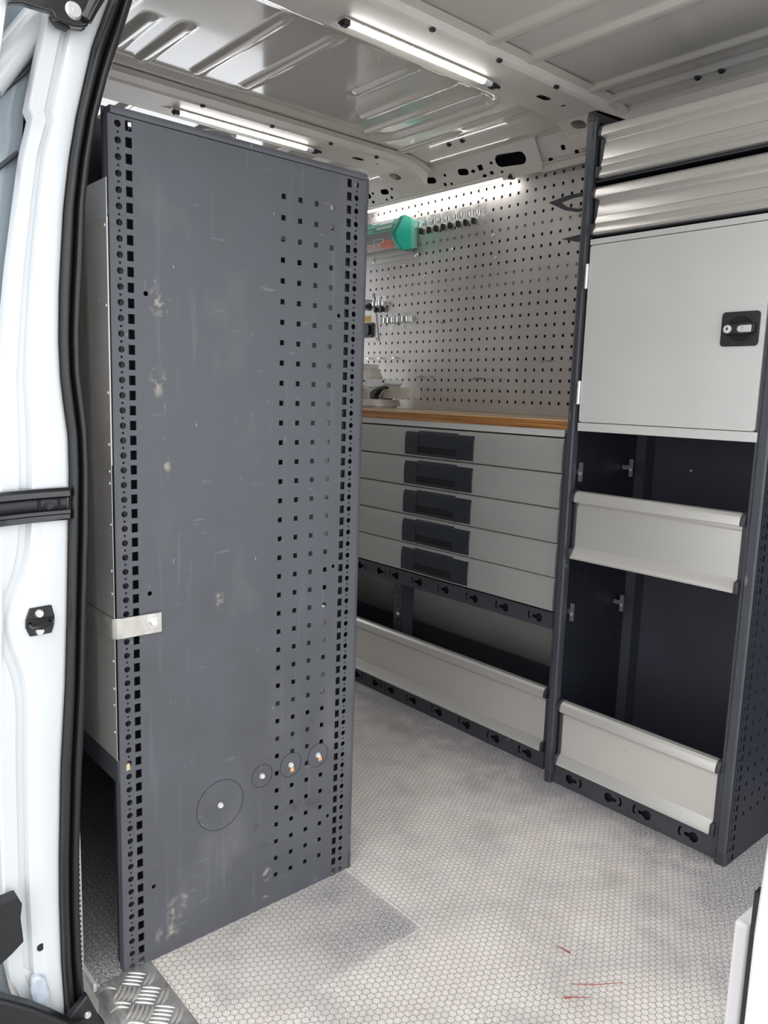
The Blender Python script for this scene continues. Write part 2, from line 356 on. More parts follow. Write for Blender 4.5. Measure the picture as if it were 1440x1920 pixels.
def make_floor():
    """worn phenolic-ply van floor with a pressed hexagon pattern"""
    m = bpy.data.materials.new('hexagon_anti_slip_floor'); m.use_nodes = True
    nt = m.node_tree; b = nt.nodes['Principled BSDF']; L = nt.links.new
    tc = nd(nt, 'ShaderNodeTexCoord')
    pitch = 0.0142
    sc = nd(nt, 'ShaderNodeVectorMath', operation='SCALE'); sc.inputs['Scale'].default_value = 1/pitch; L(tc.outputs['Object'], sc.inputs[0])
    fl = nd(nt, 'ShaderNodeVectorMath', operation='MULTIPLY'); fl.inputs[1].default_value = (1, 1, 0); L(sc.outputs[0], fl.inputs[0])
    ad0 = nd(nt, 'ShaderNodeVectorMath', operation='ADD'); ad0.inputs[1].default_value = (400, 400*math.sqrt(3), 0.25); L(fl.outputs[0], ad0.inputs[0])
    s3 = (1.0, math.sqrt(3), 1.0)
    def lattice(off):
        a = nd(nt, 'ShaderNodeVectorMath', operation='ADD'); a.inputs[1].default_value = off; L(ad0.outputs[0], a.inputs[0])
        mo = nd(nt, 'ShaderNodeVectorMath', operation='MODULO'); mo.inputs[1].default_value = s3; L(a.outputs[0], mo.inputs[0])
        sb = nd(nt, 'ShaderNodeVectorMath', operation='SUBTRACT'); sb.inputs[1].default_value = (0.5, math.sqrt(3)/2, 0.25); L(mo.outputs[0], sb.inputs[0])
        ab = nd(nt, 'ShaderNodeVectorMath', operation='ABSOLUTE'); L(sb.outputs[0], ab.inputs[0])
        dt = nd(nt, 'ShaderNodeVectorMath', operation='DOT_PRODUCT'); dt.inputs[1].default_value = (0.5, math.sqrt(3)/2, 0); L(ab.outputs[0], dt.inputs[0])
        sx = nd(nt, 'ShaderNodeSeparateXYZ'); L(ab.outputs[0], sx.inputs[0])
        mxx = nd(nt, 'ShaderNodeMath', operation='MAXIMUM'); L(dt.outputs['Value'], mxx.inputs[0]); L(sx.outputs[0], mxx.inputs[1])
        return mxx.outputs[0]
    h1, h2 = lattice((0, 0, 0)), lattice((0.5, math.sqrt(3)/2, 0))
    mn = nd(nt, 'ShaderNodeMath', operation='MINIMUM'); L(h1, mn.inputs[0]); L(h2, mn.inputs[1])   # 0 centre .. 0.5 edge
    def rng(src, a, b_, c=0.0, d=1.0):
        r = nd(nt, 'ShaderNodeMapRange'); r.inputs[1].default_value = a; r.inputs[2].default_value = b_; r.inputs[3].default_value = c; r.inputs[4].default_value = d
        L(src, r.inputs[0]); return r.outputs[0]
    def math_(op, a, b_):
        n = nd(nt, 'ShaderNodeMath', operation=op)
        for i, q in enumerate((a, b_)):
            if isinstance(q, (int, float)): n.inputs[i].default_value = q
            else: L(q, n.inputs[i])
        return n.outputs[0]
    groove = rng(mn.outputs[0], 0.415, 0.462)
    # inner pressed ring
    ring = math_('MULTIPLY', rng(mn.outputs[0], 0.21, 0.25), rng(mn.outputs[0], 0.32, 0.28))
    def noise(scale, detail=4, rough=0.55):
        n = nd(nt, 'ShaderNodeTexNoise'); n.inputs['Scale'].default_value = scale; n.inputs['Detail'].default_value = detail; n.inputs['Roughness'].default_value = rough
        L(tc.outputs['Object'], n.inputs['Vector']); return n.outputs[0]
    # wear field: worn pale in the walkway, dark and grainy by the cabinets, under the rack and in the unworn rectangle
    pos = nd(nt, 'ShaderNodeSeparateXYZ'); L(tc.outputs['Object'], pos.inputs[0]); X, Y = pos.outputs[0], pos.outputs[1]
    def soft_box(x0, x1, y0, y1, s):
        a = math_('MULTIPLY', rng(X, x0-s, x0+s), rng(X, x1+s, x1-s)); c = math_('MULTIPLY', rng(Y, y0-s, y0+s), rng(Y, y1+s, y1-s))
        return math_('MULTIPLY', a, c)
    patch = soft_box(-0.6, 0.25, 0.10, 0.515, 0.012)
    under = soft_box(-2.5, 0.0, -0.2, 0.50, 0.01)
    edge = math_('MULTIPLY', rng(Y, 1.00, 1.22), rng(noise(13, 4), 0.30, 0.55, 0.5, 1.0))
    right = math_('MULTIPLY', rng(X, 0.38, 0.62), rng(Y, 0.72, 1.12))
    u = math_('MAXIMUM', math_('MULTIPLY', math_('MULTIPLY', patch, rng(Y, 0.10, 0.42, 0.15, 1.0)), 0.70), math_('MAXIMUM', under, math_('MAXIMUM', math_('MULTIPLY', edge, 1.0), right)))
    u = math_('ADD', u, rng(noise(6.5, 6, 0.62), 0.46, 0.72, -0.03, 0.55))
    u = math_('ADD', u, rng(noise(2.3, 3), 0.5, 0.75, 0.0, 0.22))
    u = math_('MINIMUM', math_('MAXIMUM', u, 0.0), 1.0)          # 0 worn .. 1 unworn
    grain = rng(noise(270, 3, 0.7), 0.44, 0.58)
    grain2 = rng(noise(1100, 1), 0.40, 0.62)
    def mixc(f, a, b_):
        n = nd(nt, 'ShaderNodeMix', data_type='RGBA')
        L(f, n.inputs[0]) if not isinstance(f, float) else None
        for i, q in ((6, a), (7, b_)):
            if isinstance(q, tuple): n.inputs[i].default_value = (*q, 1)
            else: L(q, n.inputs[i])
        return n.outputs[2]
    worn = mixc(rng(noise(9, 4), 0.35, 0.7), (0.92, 0.85, 0.775), (0.82, 0.74, 0.655))
    worn = mixc(math_('MULTIPLY', rng(noise(3.2, 3), 0.56, 0.72), 0.35), worn, (0.56, 0.42, 0.27))
    worn = mixc(math_('MULTIPLY', grain2, 0.30), worn, (0.36, 0.34, 0.34))
    worn = mixc(math_('MULTIPLY', math_('MULTIPLY', rng(noise(270, 3, 0.7), 0.49, 0.60), rng(noise(7, 4), 0.34, 0.62, 0.25, 1.0)), 0.66), worn, (0.22, 0.205, 0.225))
    worn = mixc(math_('MULTIPLY', ring, 0.30), worn, (0.36, 0.34, 0.33))
    worn = mixc(math_('MULTIPLY', groove, 0.72), worn, (0.18, 0.17, 0.18))
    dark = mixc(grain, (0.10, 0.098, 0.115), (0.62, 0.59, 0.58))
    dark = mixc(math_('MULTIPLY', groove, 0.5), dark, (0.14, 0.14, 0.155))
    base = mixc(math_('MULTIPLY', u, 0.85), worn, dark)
    seam = math_('SUBTRACT', soft_box(-0.6, 0.2545, 0.096, 0.5195, 0.0006), soft_box(-0.6, 0.2515, 0.099, 0.5165, 0.0006))
    base = mixc(math_('MULTIPLY', math_('MULTIPLY', seam, rng(Y, 0.20, 0.45)), math_('MULTIPLY', rng(noise(18, 3), 0.35, 0.6), 0.75)), base, (0.88, 0.85, 0.82))
    base = mixc(rng(noise(24, 2), 0.755, 0.78), base, (0.10, 0.05, 0.03))
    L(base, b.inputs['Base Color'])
    b.inputs['Roughness'].default_value = 0.5
    bp = nd(nt, 'ShaderNodeBump'); bp.inputs['Strength'].default_value = 0.5; bp.inputs['Distance'].default_value = 0.0012
    hgt = math_('SUBTRACT', 1.0, math_('MAXIMUM', groove, math_('MULTIPLY', ring, 0.5)))
    hgt = math_('ADD', hgt, math_('MULTIPLY', grain, 0.3))
    L(hgt, bp.inputs['Height']); L(bp.outputs[0], b.inputs['Normal'])
    return m
M_FLOOR = make_floor()

# ------------------------------------------------------------------ the shell of the van
# floor: one board, stepped back behind the tread plate at the side door
fo = [(-2.4, -0.05), (-0.004, -0.05), (-0.004, 0.05), (1.5, 0.05), (1.5, 1.78), (-2.4, 1.78)]
fl = MB().plate(fo, [], lambda u, v, d: (u, v, d), 0.014).build('floor', M_FLOOR)
struct(fl)
struct(MB().box(-2.4, 1.5, -0.02, 1.78, -0.10, -0.016).build('trim_floor_frame', M_DIRTYWHITE))
struct(MB().box(-2.4, 1.5, 1.775, 1.79, -0.016, 1.96).build('wall_far', M_WALLSHADE))
# body rails just behind the perforated board
for nm, z0, z1 in (('trim_body_rail', 1.655, 1.700), ('trim_body_rail.001', 1.470, 1.545)):
    struct(MB().box(-1.6, -0.02, 1.70, 1.775, z0, z1).build(nm, M_CREAMR, bevel=0.004))
struct(MB().box(-2.42, -2.4, -0.075, 0.86, -0.1, 1.95).box(-2.42, -2.4, 0.86, 1.79, 1.82, 1.95).build('wall_rear_light_block', M_WALL))  # unseen half-open wall, added and sized to shape light on roof and board
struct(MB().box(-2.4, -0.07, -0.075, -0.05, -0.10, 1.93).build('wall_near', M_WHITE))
struct(MB().box(0.06, 1.05, 0.0, 0.04, 1.745, 1.93).build('wall_near_header', M_CREAMR))

GROOVES = [(-.82, -.62, .355), (-.85, -.60, .44), (-.83, -.39, .585), (-.82, -.40, .735), (-.62, -.39, .99), (-.76, -.39, 1.13), (-.86, -.38, 1.228), (-.56, -.32, 1.392), (-.90, -.64, 1.414),
           (-1.60, -1.16, .37), (-1.58, -1.14, .55), (-1.55, -1.32, .75), (-1.55, -1.30, .95), (-1.60, -1.14, 1.15), (-1.60, -1.14, 1.30)]
def sstep(a, b, x):
    t = max(0.0, min(1.0, (x-a)/(b-a))); return t*t*(3-2*t)
def roof_z(x, y):
    z = 1.925
    z -= 0.018*sstep(1.44, 1.58, y)*(1 if x < -0.1 else 0.2)
    z -= 0.02*sstep(0.14, -0.02, y)
    if x < -0.30:
        for x0, x1, yc in GROOVES:
            d = max(max(x0-x, 0), max(x-x1, 0)); e = abs(y-yc); r = math.hypot(d, e)
            z -= 0.009*(1-sstep(0.008, 0.021, r))
        for x0, x1 in ((-.875, -.355), (-1.64, -1.10)):
            # raised field with rounded corners
            cx, cy, hx, hy, rr = (x0+x1)/2, 0.80, (x1-x0)/2, 0.50, 0.07
            qx, qy = abs(x-cx)-hx+rr, abs(y-cy)-hy+rr
            d = math.hypot(max(qx, 0), max(qy, 0)) + min(max(qx, qy), 0) - rr
            z += 0.014*(1-sstep(-0.004, 0.020, d))
    if x > -0.13:
        for yc in (0.36, 0.62, 0.985, 1.135, 1.405):
            z -= 0.010*(1-sstep(0.012, 0.026, abs(y-yc)))
        z -= 0.012*sstep(1.478, 1.490, y) + 0.014*sstep(1.555, 1.565, y)
    return z
mb = MB(); xs = [-2.4 + 0.0125*i for i in range(313)]; ys = [-0.02 + 0.0075*i for i in range(215)]
nx, ny = len(xs), len(ys)
mb.v = [(x, y, roof_z(x, y)) for x in xs for y in ys]
mb.f = [(i*ny+j, i*ny+j+1, (i+1)*ny+j+1, (i+1)*ny+j) for i in range(nx-1) for j in range(ny-1)]
ceiling = struct(mb.build('ceiling', M_CREAM, sharp=80))
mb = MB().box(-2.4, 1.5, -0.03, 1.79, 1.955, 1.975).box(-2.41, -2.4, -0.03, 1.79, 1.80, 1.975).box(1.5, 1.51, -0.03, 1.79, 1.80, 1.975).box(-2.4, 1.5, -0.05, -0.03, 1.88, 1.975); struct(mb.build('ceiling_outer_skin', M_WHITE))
plugs = [(.151, 1.498), (.214, 1.499), (-.722, 1.47), (-.662, 1.472)]
for i, (x, y) in enumerate(plugs):
    z = roof_z(x, y)
    mb = MB().cyl((x, y, z+0.004), (0, 0, -1), 0.010, 0.006, 14).dome((x, y, z-0.002), (0, 0, -1), 0.0085, 0.006)
    o = mb.build('roof_plug', M_BLACK)
    tag(o, ['black rubber roof plug above the top tray, left of the pair', 'black rubber roof plug above the top tray, right of the pair',
            'black roof plug above the long wall slot, left of the pair', 'black roof plug above the long wall slot, right of the pair'][i], 'plug', 'rubber plugs in the roof')

# roof ribs: pressed hat sections across the van, their feet turned down on to the side rail
def make_rib(x0, x1, name, holes_flat, holes_slope):
    zb = 1.895
    path = [(0.0, zb), (1.40, zb), (1.47, 1.889), (1.53, 1.868), (1.575, 1.838)]
    slen = [0.0]
    for (a, b), (c, d) in zip(path, path[1:]): slen.append(slen[-1] + math.hypot(c-a, d-b))
    def at(s):
        for i in range(len(path)-1):
            if s <= slen[i+1] or i == len(path)-2:
                t = (s-slen[i])/(slen[i+1]-slen[i]); return (path[i][0]+(path[i+1][0]-path[i][0])*t, path[i][1]+(path[i+1][1]-path[i][1])*t)
    def to3(u, s, d):
        y, z = at(s); return (u, y, z - d)
    mb = MB()
    cuts = slen
    for i in range(len(cuts)-1):
        a, b = cuts[i], cuts[i+1]
        hs = [h for h in holes_flat if all(a < q[1] < b for q in h)]
        mb.plate([(x0, a), (x1, a), (x1, b), (x0, b)], hs, lambda u, v, d: to3(u, v, d), 0.0016, back=False)
    # side walls and flanges
    fw = 0.028
    for xe, sg in ((x0, -1), (x1, 1)):
        secs = []
        for (y, z), s in zip(path, slen):
            t = min(1.0, s/1.40) if s > 1.40 else 1.0
            top = 1.921 if y < 1.45 else 1.921 - 0.6*(1.889-min(z, 1.889))
            secs.append([(xe, y, z), (xe + sg*0.008, y, z+0.006), (xe + sg*0.014, y, top-0.004), (xe + sg*(0.014+fw), y, top)])
        mb.strip(secs, smooth=False)
    # end wall of the foot
    y, z = path[-1]
    mb.quad((x0, y, z), (x1, y, z), (x1+0.014, y+0.004, 1.905), (x0-0.014, y+0.004, 1.905))
    o = struct(mb.build(name, M_CREAMR, sharp=25))
    return o
def rib_holes(cx):
    return [slot(cx, 1.30, 0.030, 0.055, ang=0)[::-1] if False else slot(cx-0.005, 1.300, 0.052, 0.024, ang=PI/2), rect(cx-0.002, 1.385, 0.016, 0.012), rect(cx+0.04, 1.345, 0.006, 0.005), slot(cx-0.02, 1.51, 0.038, 0.05, n=5, ang=0) if False else rrect(cx-0.03, 1.502, 0.045, 0.040, 0.016)]
make_rib(-0.272, -0.125, 'trim_1', rib_holes(-0.185), None)
make_rib(-1.092, -0.945, 'trim_2', rib_holes(-1.000), None)
make_rib(-1.912, -1.765, 'trim_3', [], None)
# black cavity plugs seen in the rib edges
for nm, pts in (('rib_edge_clip', [(-.117, .80), (-.117, 1.03), (-.117, 1.26), (-.938, .36), (-.938, .66), (-.938, .90), (-.938, 1.13), (-.938, 1.33)]),):
    for k, (x, y) in enumerate(pts):
        o = MB().box(x-0.006, x+0.006, y-0.006, y+0.006, 1.890, 1.898).build(nm, M_BLACK, bevel=0.002)
        o.parent = bpy.data.objects['trim_1' if x > -0.5 else 'trim_2']

# side rail under the roof edge with its pressed slots (inclined sheet)
dl = math.hypot(.07, .09)
def rail3(u, s, d): return (u, 1.63 - .07*s/dl + d*.09/dl*-1, 1.83 + .09*s/dl - d*.07/dl)
H = [slot(-.940, .0495, .050, .024, ang=-.15), rect(-.865, .055, .012, .010), rect(-.881, .023, .014, .012), circ(-.85, .019, .006, 8), slot(-.776, .0495, .050, .024, ang=-.15),
     [(-.731+.012, .043), (-.731, .043+.008), (-.731-.012, .043), (-.731, .043-.008)], [(-.689+.012, .018), (-.689, .026), (-.701, .018), (-.689, .010)], rect(-.694, .049, .022, .020),
     rect(-.641, .055, .012, .010), rect(-.654, .022, .016, .012), circ(-.61, .016, .006, 8), slot(-.558, .050, .128, .044, n=7, ang=-.09),
     circ(-1.301, .054, .013, 12), rect(-1.272, .059, .012, .010), rect(-1.292, .026, .014, .012), slot(-1.203, .053, .046, .022, ang=-.1), rect(-1.157, .057, .011, .010), rect(-1.178, .025, .014, .012), circ(-1.21, .022, .006, 8)]
H = [h if sum((h[i][0]*h[(i+1) % len(h)][1]-h[(i+1) % len(h)][0]*h[i][1]) for i in range(len(h))) > 0 else h[::-1] for h in H]
mb = MB().plate([(-2.38, -.012), (-.452, -.012), (-.440, .012), (-.436, .10), (-.452, .116), (-2.38, .116)], H, rail3, 0.0016)
struct(mb.build('trim_rail_far', M_CREAMR))
def rail3b(u, s, d): return rail3(u, s, d + 0.006) if False else (u, rail3(u, s, 0)[1] + .010 + .5*(-d), rail3(u, s, 0)[2] + .004)
H2 = [rect(-.353, .044, .015, .016), slot(-.412, .017, .018, .011), rect(-.297, .054, .012, .011), rect(-.310, .021, .014, .012), rect(-.22, .04, .02, .03)]
mb = MB().plate([(-.46, -.018), (1.5, -.018), (1.5, .112), (-.46, .112)], H2, rail3b, 0.0016)
struct(mb.build('trim_rail_far.001', M_CREAMR))
mb = MB().box(-.20, 1.5, 1.560, 1.566, 1.868, 1.905).box(-.2, 1.5, 1.566, 1.60, 1.862, 1.868)
struct(mb.build('trim_roof_step', M_CREAMR, bevel=0.002))
# white mastic smears are left out; inner return below the rail
struct(MB().box(-2.38, 1.5, 1.622, 1.775, 1.8365, 1.840).build('trim_rail_return', M_CREAMR))

# ------------------------------------------------------------------ LED bars
def make_led(name, label, length, loc, axis='y'):
    t = thing(name, label, 'led light', loc, 'led light bars')
    L = length
    a = (lambda l, w, h: (w, l, h)) if axis == 'y' else (lambda l, w, h: (l, w, h))
    def bx(mb, l0, l1, w0, w1, h0, h1):
        p, q = a(l0, w0, h0), a(l1, w1, h1)
        return mb.box(min(p[0], q[0]), max(p[0], q[0]), min(p[1], q[1]), max(p[1], q[1]), min(p[2], q[2]), max(p[2], q[2]))
    def loc_build(mb, nm, m, **k):
        o = mb.build(nm, m, None, **k); o.parent = t; return o
    # half-round diffuser
    secs = []
    for l in (0.018, L-0.045):
        secs.append([a(l, 0.0085*math.cos(PI*k/8), -0.004-0.0085*math.sin(PI*k/8)) for k in range(9)])
    loc_build(MB().strip(secs, caps=True), 'diffuser', M_LED)
    secs = []
    for l in (L-0.045, L-0.018):
        secs.append([a(l, 0.0085*math.cos(PI*k/8), -0.004-0.0085*math.sin(PI*k/8)) for k in range(9)])
    loc_build(MB().strip(secs, caps=True), 'switch_lens', M_LENS)
    loc_build(bx(MB(), 0.0, L, -0.010, 0.010, -0.0035, 0.0), 'housing', M_CHROME)
    for l0, l1 in ((0.0, 0.018), (L-0.018, L)):
        mb = bx(MB(), l0, l1, -0.010, 0.010, -0.015, 0.0)
        loc_build(mb, 'end_cap', M_BLACK, bevel=0.003)
    mb = bx(MB(), L-0.001, L+0.018, -0.004, 0.004, -0.009, -0.002)
    loc_build(mb, 'cable_plug', M_BLACK, bevel=0.0015)
    loc_build(bx(MB(), 0.0, 0.006, -0.016, -0.009, -0.008, -0.002), 'mounting_clip', M_BLACK, bevel=0.0015)
    loc_build(bx(MB(), L-0.006, L, -0.016, -0.009, -0.008, -0.002), 'mounting_clip', M_BLACK, bevel=0.0015)
    return t
make_led('led_light_bar', 'lit led light bar under the roof rib nearest the door', 0.510, (-0.216, 0.618, 1.893))
make_led('led_light_bar', 'lit led light bar under the roof rib above the grey end panel', 0.525, (-1.020, 0.608, 1.893))
make_led('led_light_bar', 'lit led light bar along the top of the perforated wall board', 0.83, (-1.405, 1.640, 1.834), 'x')
# round speaker grille in the roof
mb = MB(); c = (-1.20, 0.845)
zr = 1.913
t = thing('roof_speaker', 'round dark mesh speaker grille in the roof behind the led bar', 'speaker', (c[0], c[1], zr))
secs = [[(c[0]+r*math.cos(2*PI*k/24), c[1]+r*math.sin(2*PI*k/24), z) for k in range(24)] for r, z in ((.070, zr+.012), (.068, zr-.002), (.058, zr-.004), (.054, zr+.002))]
MB().strip(secs, closed=True).build('bezel', M_CREAMR, t)
mb = MB()
for i in range(-9, 10):
    for j in range(-9, 10):
        x, y = i*.0058 + (j % 2)*.0029, j*.0058
        if math.hypot(x, y) < .050: mb.add([(c[0]+x+.0017*math.cos(PI*k/3), c[1]+y+.0017*math.sin(PI*k/3), zr-.0006) for k in range(6)], [tuple(range(6))])
g = MB().add([(c[0]+.056*math.cos(2*PI*k/24), c[1]+.056*math.sin(2*PI*k/24), zr) for k in range(24)], [tuple(range(24))]).build('grille', mat('bronze_mesh', (.13, .10, .08), .5), t)
mb.build('grille_openings', M_SHADE, g, kind='stuff')
tcable = tag(MB().tube([(-1.02, .60, 1.893), (-1.06, .52, 1.905), (-1.10, .40, 1.912), (-1.2, .30, 1.912), (-1.32, .22, 1.912)], .0022, 6).build('power_cable', mat('copper_cable', (.65, .42, .2), .4)),
             'thin orange cable running across the roof from the led bar', 'cable')

# ------------------------------------------------------------------ the rack with the perforated graphite end panel (nearest thing)
rack = thing('equipment_rack', 'tall graphite rack with perforated end panel beside the side door', 'rack', (-0.3, 0.26, 0.0))
pan = MB(); T3 = lambda u, v, d: (d, u, v); ZT = 1.4935; TH = 0.0022
zi = [0.008 + 0.02497*i for i in range(60)]
def circ_col(u0, u1, uc):
    hs = []
    for z in zi:
        hs.append((z-.0085, z+.0085, ('c', uc, max(z, .0063), .0055)))
        if z < 1.47: hs.append((z+.0085, z+.0165, ('c', uc, z+.0125, .0021)))
    return hs
def rect_col(uc): return [(z-.0124, z+.0124, ('r', uc, max(z, .0085), .0112, .0158)) for z in zi]
column(pan, 0.0, 0.005, 0, ZT, [], T3, TH)
column(pan, 0.005, 0.0245, 0, ZT, circ_col(0, 0, .0148), T3, TH)
column(pan, 0.0245, 0.0415, 0, ZT, rect_col(.0325), T3, TH)
column(pan, 0.0415, 0.050, 0, ZT, [], T3, TH)
ODD = (0.150, 0.7125, 1.225)
column(pan, 0.050, 0.066, 0, ZT, [(z-.008, z+.008, ('c', .058, z, .0042)) for z in ODD], T3, TH)
column(pan, 0.066, 0.309, 0, ZT, [], T3, TH)
zr_ = [0.064 + 0.0379*i for i in range(37)]
uu = [.328, .3655, .403, .4405]; ed = [.309, .34675, .38425, .42175, .452]
for k in range(4):
    column(pan, ed[k], ed[k+1], 0, ZT, [(z-.018, z+.018, ('r', uu[k], z, .0096, .0096)) for z in zr_], T3, TH)
column(pan, .452, .472, 0, ZT, [(z-.008, z+.008, ('c', .462, z, .0042)) for z in ODD], T3, TH)
column(pan, .472, .4905, 0, ZT, rect_col(.4815), T3, TH)
column(pan, .4905, .510, 0, ZT, circ_col(0, 0, .500), T3, TH)
column(pan, .510, .522, 0, ZT, [], T3, TH)
# folded near edge and back lip
pan.box(-.018, -.0002, -.0015, .0005, 0, ZT)
end_panel = pan.build('end_panel', M_PANEL, rack, sharp=30)
# rolled far edge
sec = [(-.026, .520), (-.004, .520), (.0, .5225), (-.0005, .528), (-.005, .5335), (-.014, .5355), (-.026, .5355)]
MB().prism(sec, lambda a, b, d: (a, b, d), .0355, ZT-.004).build('edge_column', M_PANEL, rack, sharp=50)
MB().prism([(a*1.06+.0006, .5215+(b-.5215)*1.08) for a, b in sec], lambda a, b, d: (a, b, d), 0.0, .0355).build('edge_foot', M_FRAME, rack, sharp=50)
MB().prism([(a*1.05+.0008, .5215+(b-.5215)*1.06) for a, b in sec], lambda a, b, d: (a, b, d), ZT-.040, ZT+.006).build('edge_cap', M_PANEL, rack, sharp=50)
# top lip
MB().prism([(-.022, ZT+.001), (.0018, ZT+.001), (.0030, ZT+.0035), (.0026, ZT+.010), (.0005, ZT+.0128), (-.022, ZT+.0128)], lambda a, b, d: (a, d, b), .002, .524).build('top_lip', M_PANEL, rack, sharp=40)
# inside of the hollow edge columns, coloured near black to shade the holes
for a, b in ((0.002, .046), (.470, .520)):
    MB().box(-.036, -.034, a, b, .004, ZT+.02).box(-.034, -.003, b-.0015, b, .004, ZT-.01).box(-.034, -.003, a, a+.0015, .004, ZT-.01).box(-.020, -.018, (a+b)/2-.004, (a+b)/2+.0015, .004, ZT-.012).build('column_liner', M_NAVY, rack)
MB().box(-.135, -.132, .004, .530, .388, ZT+.03).box(-1.2, -.135, .50, .505, .30, 1.40).build('inner_shade_sheet', M_NAVY, rack)  # dark sheets added inside the rack to keep light out of the holes
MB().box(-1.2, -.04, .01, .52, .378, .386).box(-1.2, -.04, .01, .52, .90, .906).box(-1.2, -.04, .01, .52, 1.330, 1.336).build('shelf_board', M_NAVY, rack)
MB().box(-1.23, -1.2, .0, .53, 0, 1.49).build('far_end_panel', M_FRAME, rack)
MB().box(-1.2, -.045, .505, .52, 0.0, .378).build('base_back_sheet', M_FRAME, rack)
# pale goods trays seen through a few holes
MB().prism([(.30, .345), (.46, .245), (.46, .47), (.40, .44), (.30, .432)], lambda a, b, d: (d, a, b), -.062, -.050).build('tray_end', M_ALU, rack)
MB().box(-.11, -.08, .31, .46, 1.368, 1.404).build('tray_end', M_ALU, rack)
# stainless cladding sheets on the door side
def clad(z0, z1, x1, y=-.0035, m=M_CLAD):
    s = MB().box(-1.1, x1, y-.0012, y, z0, z1).build('cladding_sheet', m, rack)
    return s
c1 = clad(.94, 1.337, .0005, -.0055); c2 = clad(.418, .941, .0008, -.0045); c3 = clad(1.30, 1.398, -.004, -.0032, mat('clean_alu', (.62, .62, .62), .4, metal=.7))
def rivets(sheet, zs, x=-.007, y=-.0067):
    for k, z in enumerate(zs):
        o = MB().dome((x, y, z), (0, -1, 0), .0034, .0018, 10, 3).build('rivet', M_CHROME, sheet)
rivets(c1, [1.325, 1.20, 1.06, .975]); rivets(c2, [.93, .91, .84, .76, .72, .60, .55, .52, .47])
mb = MB().box(-.0012, .0008, -.0068, -.0045, .418, 1.337); mb.build('corner_bead', M_CLAD, c1)
MB().box(-1.2, -.002, -.0045, .012, .372, .418).build('lower_rail', M_FRAME, rack, bevel=.002)
# bolts and scribed circles on the panel
for (y, z, r) in ((.197, .266, .0505), (.292, .297, .0235), (.362, .300, .0255), (.432, .301, .0255)):
    secs = [[(.0003 + h, y+rr*math.cos(2*PI*k/48), z+rr*math.sin(2*PI*k/48)) for k in range(48)] for rr, h in ((r, 0), (r, .0003), (r+.0011, .0003), (r+.0011, 0))]
    MB().strip(secs, closed=True).build('scribed_ring', M_INK, rack)
    b = MB().cyl((.0002, y, z), (1, 0, 0), .0058, .0012, 14).cyl((.0014, y, z), (1, 0, 0), .0052, .0035, 14, .0042).build('bolt', M_BOLT, rack)
for y, z in ((.366, .288), (.4385, .291)):
    MB().box(-.03, .0004, y-.0045, y+.0045, z-.0045, z+.0045).build('wood_peg', M_ORANGE, rack)
MB().box(-.012, .0003, .010, .0165, .395, .407).build('wood_chip', mat('pale_wood_chip', (.55, .42, .25), .7), rack)

# steel strap tying the rack to the door pillar
strap = thing('angle_bracket', 'bent zinc steel strap bolted across the edge of the graphite panel', 'bracket', (0.0, 0.0, .64))
pth = [(-.135, -.0095), (-.012, -.0095), (-.002, -.0085), (.0032, -.003), (.0042, .006), (.0038, .078)]
secs = []
n = len(pth)
def offs(i, d):
    a = Vector(pth[max(i-1, 0)]); b = Vector(pth[min(i+1, n-1)]); t = (b-a).normalized(); nn = Vector((t.y, -t.x)); return Vector(pth[i]) + nn*d
mb = MB()
for i in range(n):
    p, q = offs(i, .0012), offs(i, -.0012)
    z0, z1 = .6405, .6775
    secs.append([(p.x, p.y, z0), (p.x, p.y, z1), (q.x, q.y, z1), (q.x, q.y, z0)])
mb.strip(secs, closed=True, caps=True).build('strap_plate', M_STRAP, strap, bevel=.0012)
ws = MB().cyl((.005, .062, .662), (1, 0, 0), .0122, .0014, 24).build('washer', M_BRIGHT, strap)
MB().cyl((.0064, .062, .662), (1, 0, 0), .0082, .006, 6, .0074).build('bolt_head', M_CHROME, strap, bevel=.0008)

# ------------------------------------------------------------------ side door pillar, seal, track and fittings
LT = [(-.30, -.118), (-.05, -.117), (.0, -.116), (.098, -.119), (.208, -.119), (.289, -.117), (.445, -.110), (.585, -.099), (.701, -.093), (.842, -.087), (.934, -.083), (.991, -.083), (1.036, -.088), (1.08, -.092), (1.135, -.093), (1.21, -.090), (1.263, -.086), (1.333, -.080), (1.405, -.070), (1.467, -.058), (1.519, -.045), (1.575, -.031), (1.647, -.004), (1.75, .035)]
RT = [(-.30, -.070), (-.05, -.072), (.022, -.083), (.081, -.086), (.181, -.087), (.276, -.085), (.422, -.077), (.554, -.068), (.696, -.062), (.839, -.054), (.933, -.052), (1.002, -.053), (1.047, -.057), (1.092, -.062), (1.159, -.061), (1.256, -.053), (1.349, -.048), (1.411, -.039), (1.474, -.027), (1.536, -.009), (1.585, .008), (1.66, .033), (1.75, .066)]
ET = [(-.30, -.150), (-.05, -.165), (.0, -.170), (.042, -.178), (.10, -.200), (.25, -.204), (.508, -.203), (.846, -.187), (1.077, -.178), (1.243, -.157), (1.40, -.132), (1.456, -.118), (1.464, -.124), (1.603, -.093), (1.75, -.055)]
PX = 0.02
def rows(a, b, n): return [a + (b-a)*i/n for i in range(n+1)]
def fcrease(z): return 0.56 + 0.30*math.exp(-((z-.70)/.075)**2) - 0.05*sstep(1.40, 1.47, z)
mb = MB(); secs = []
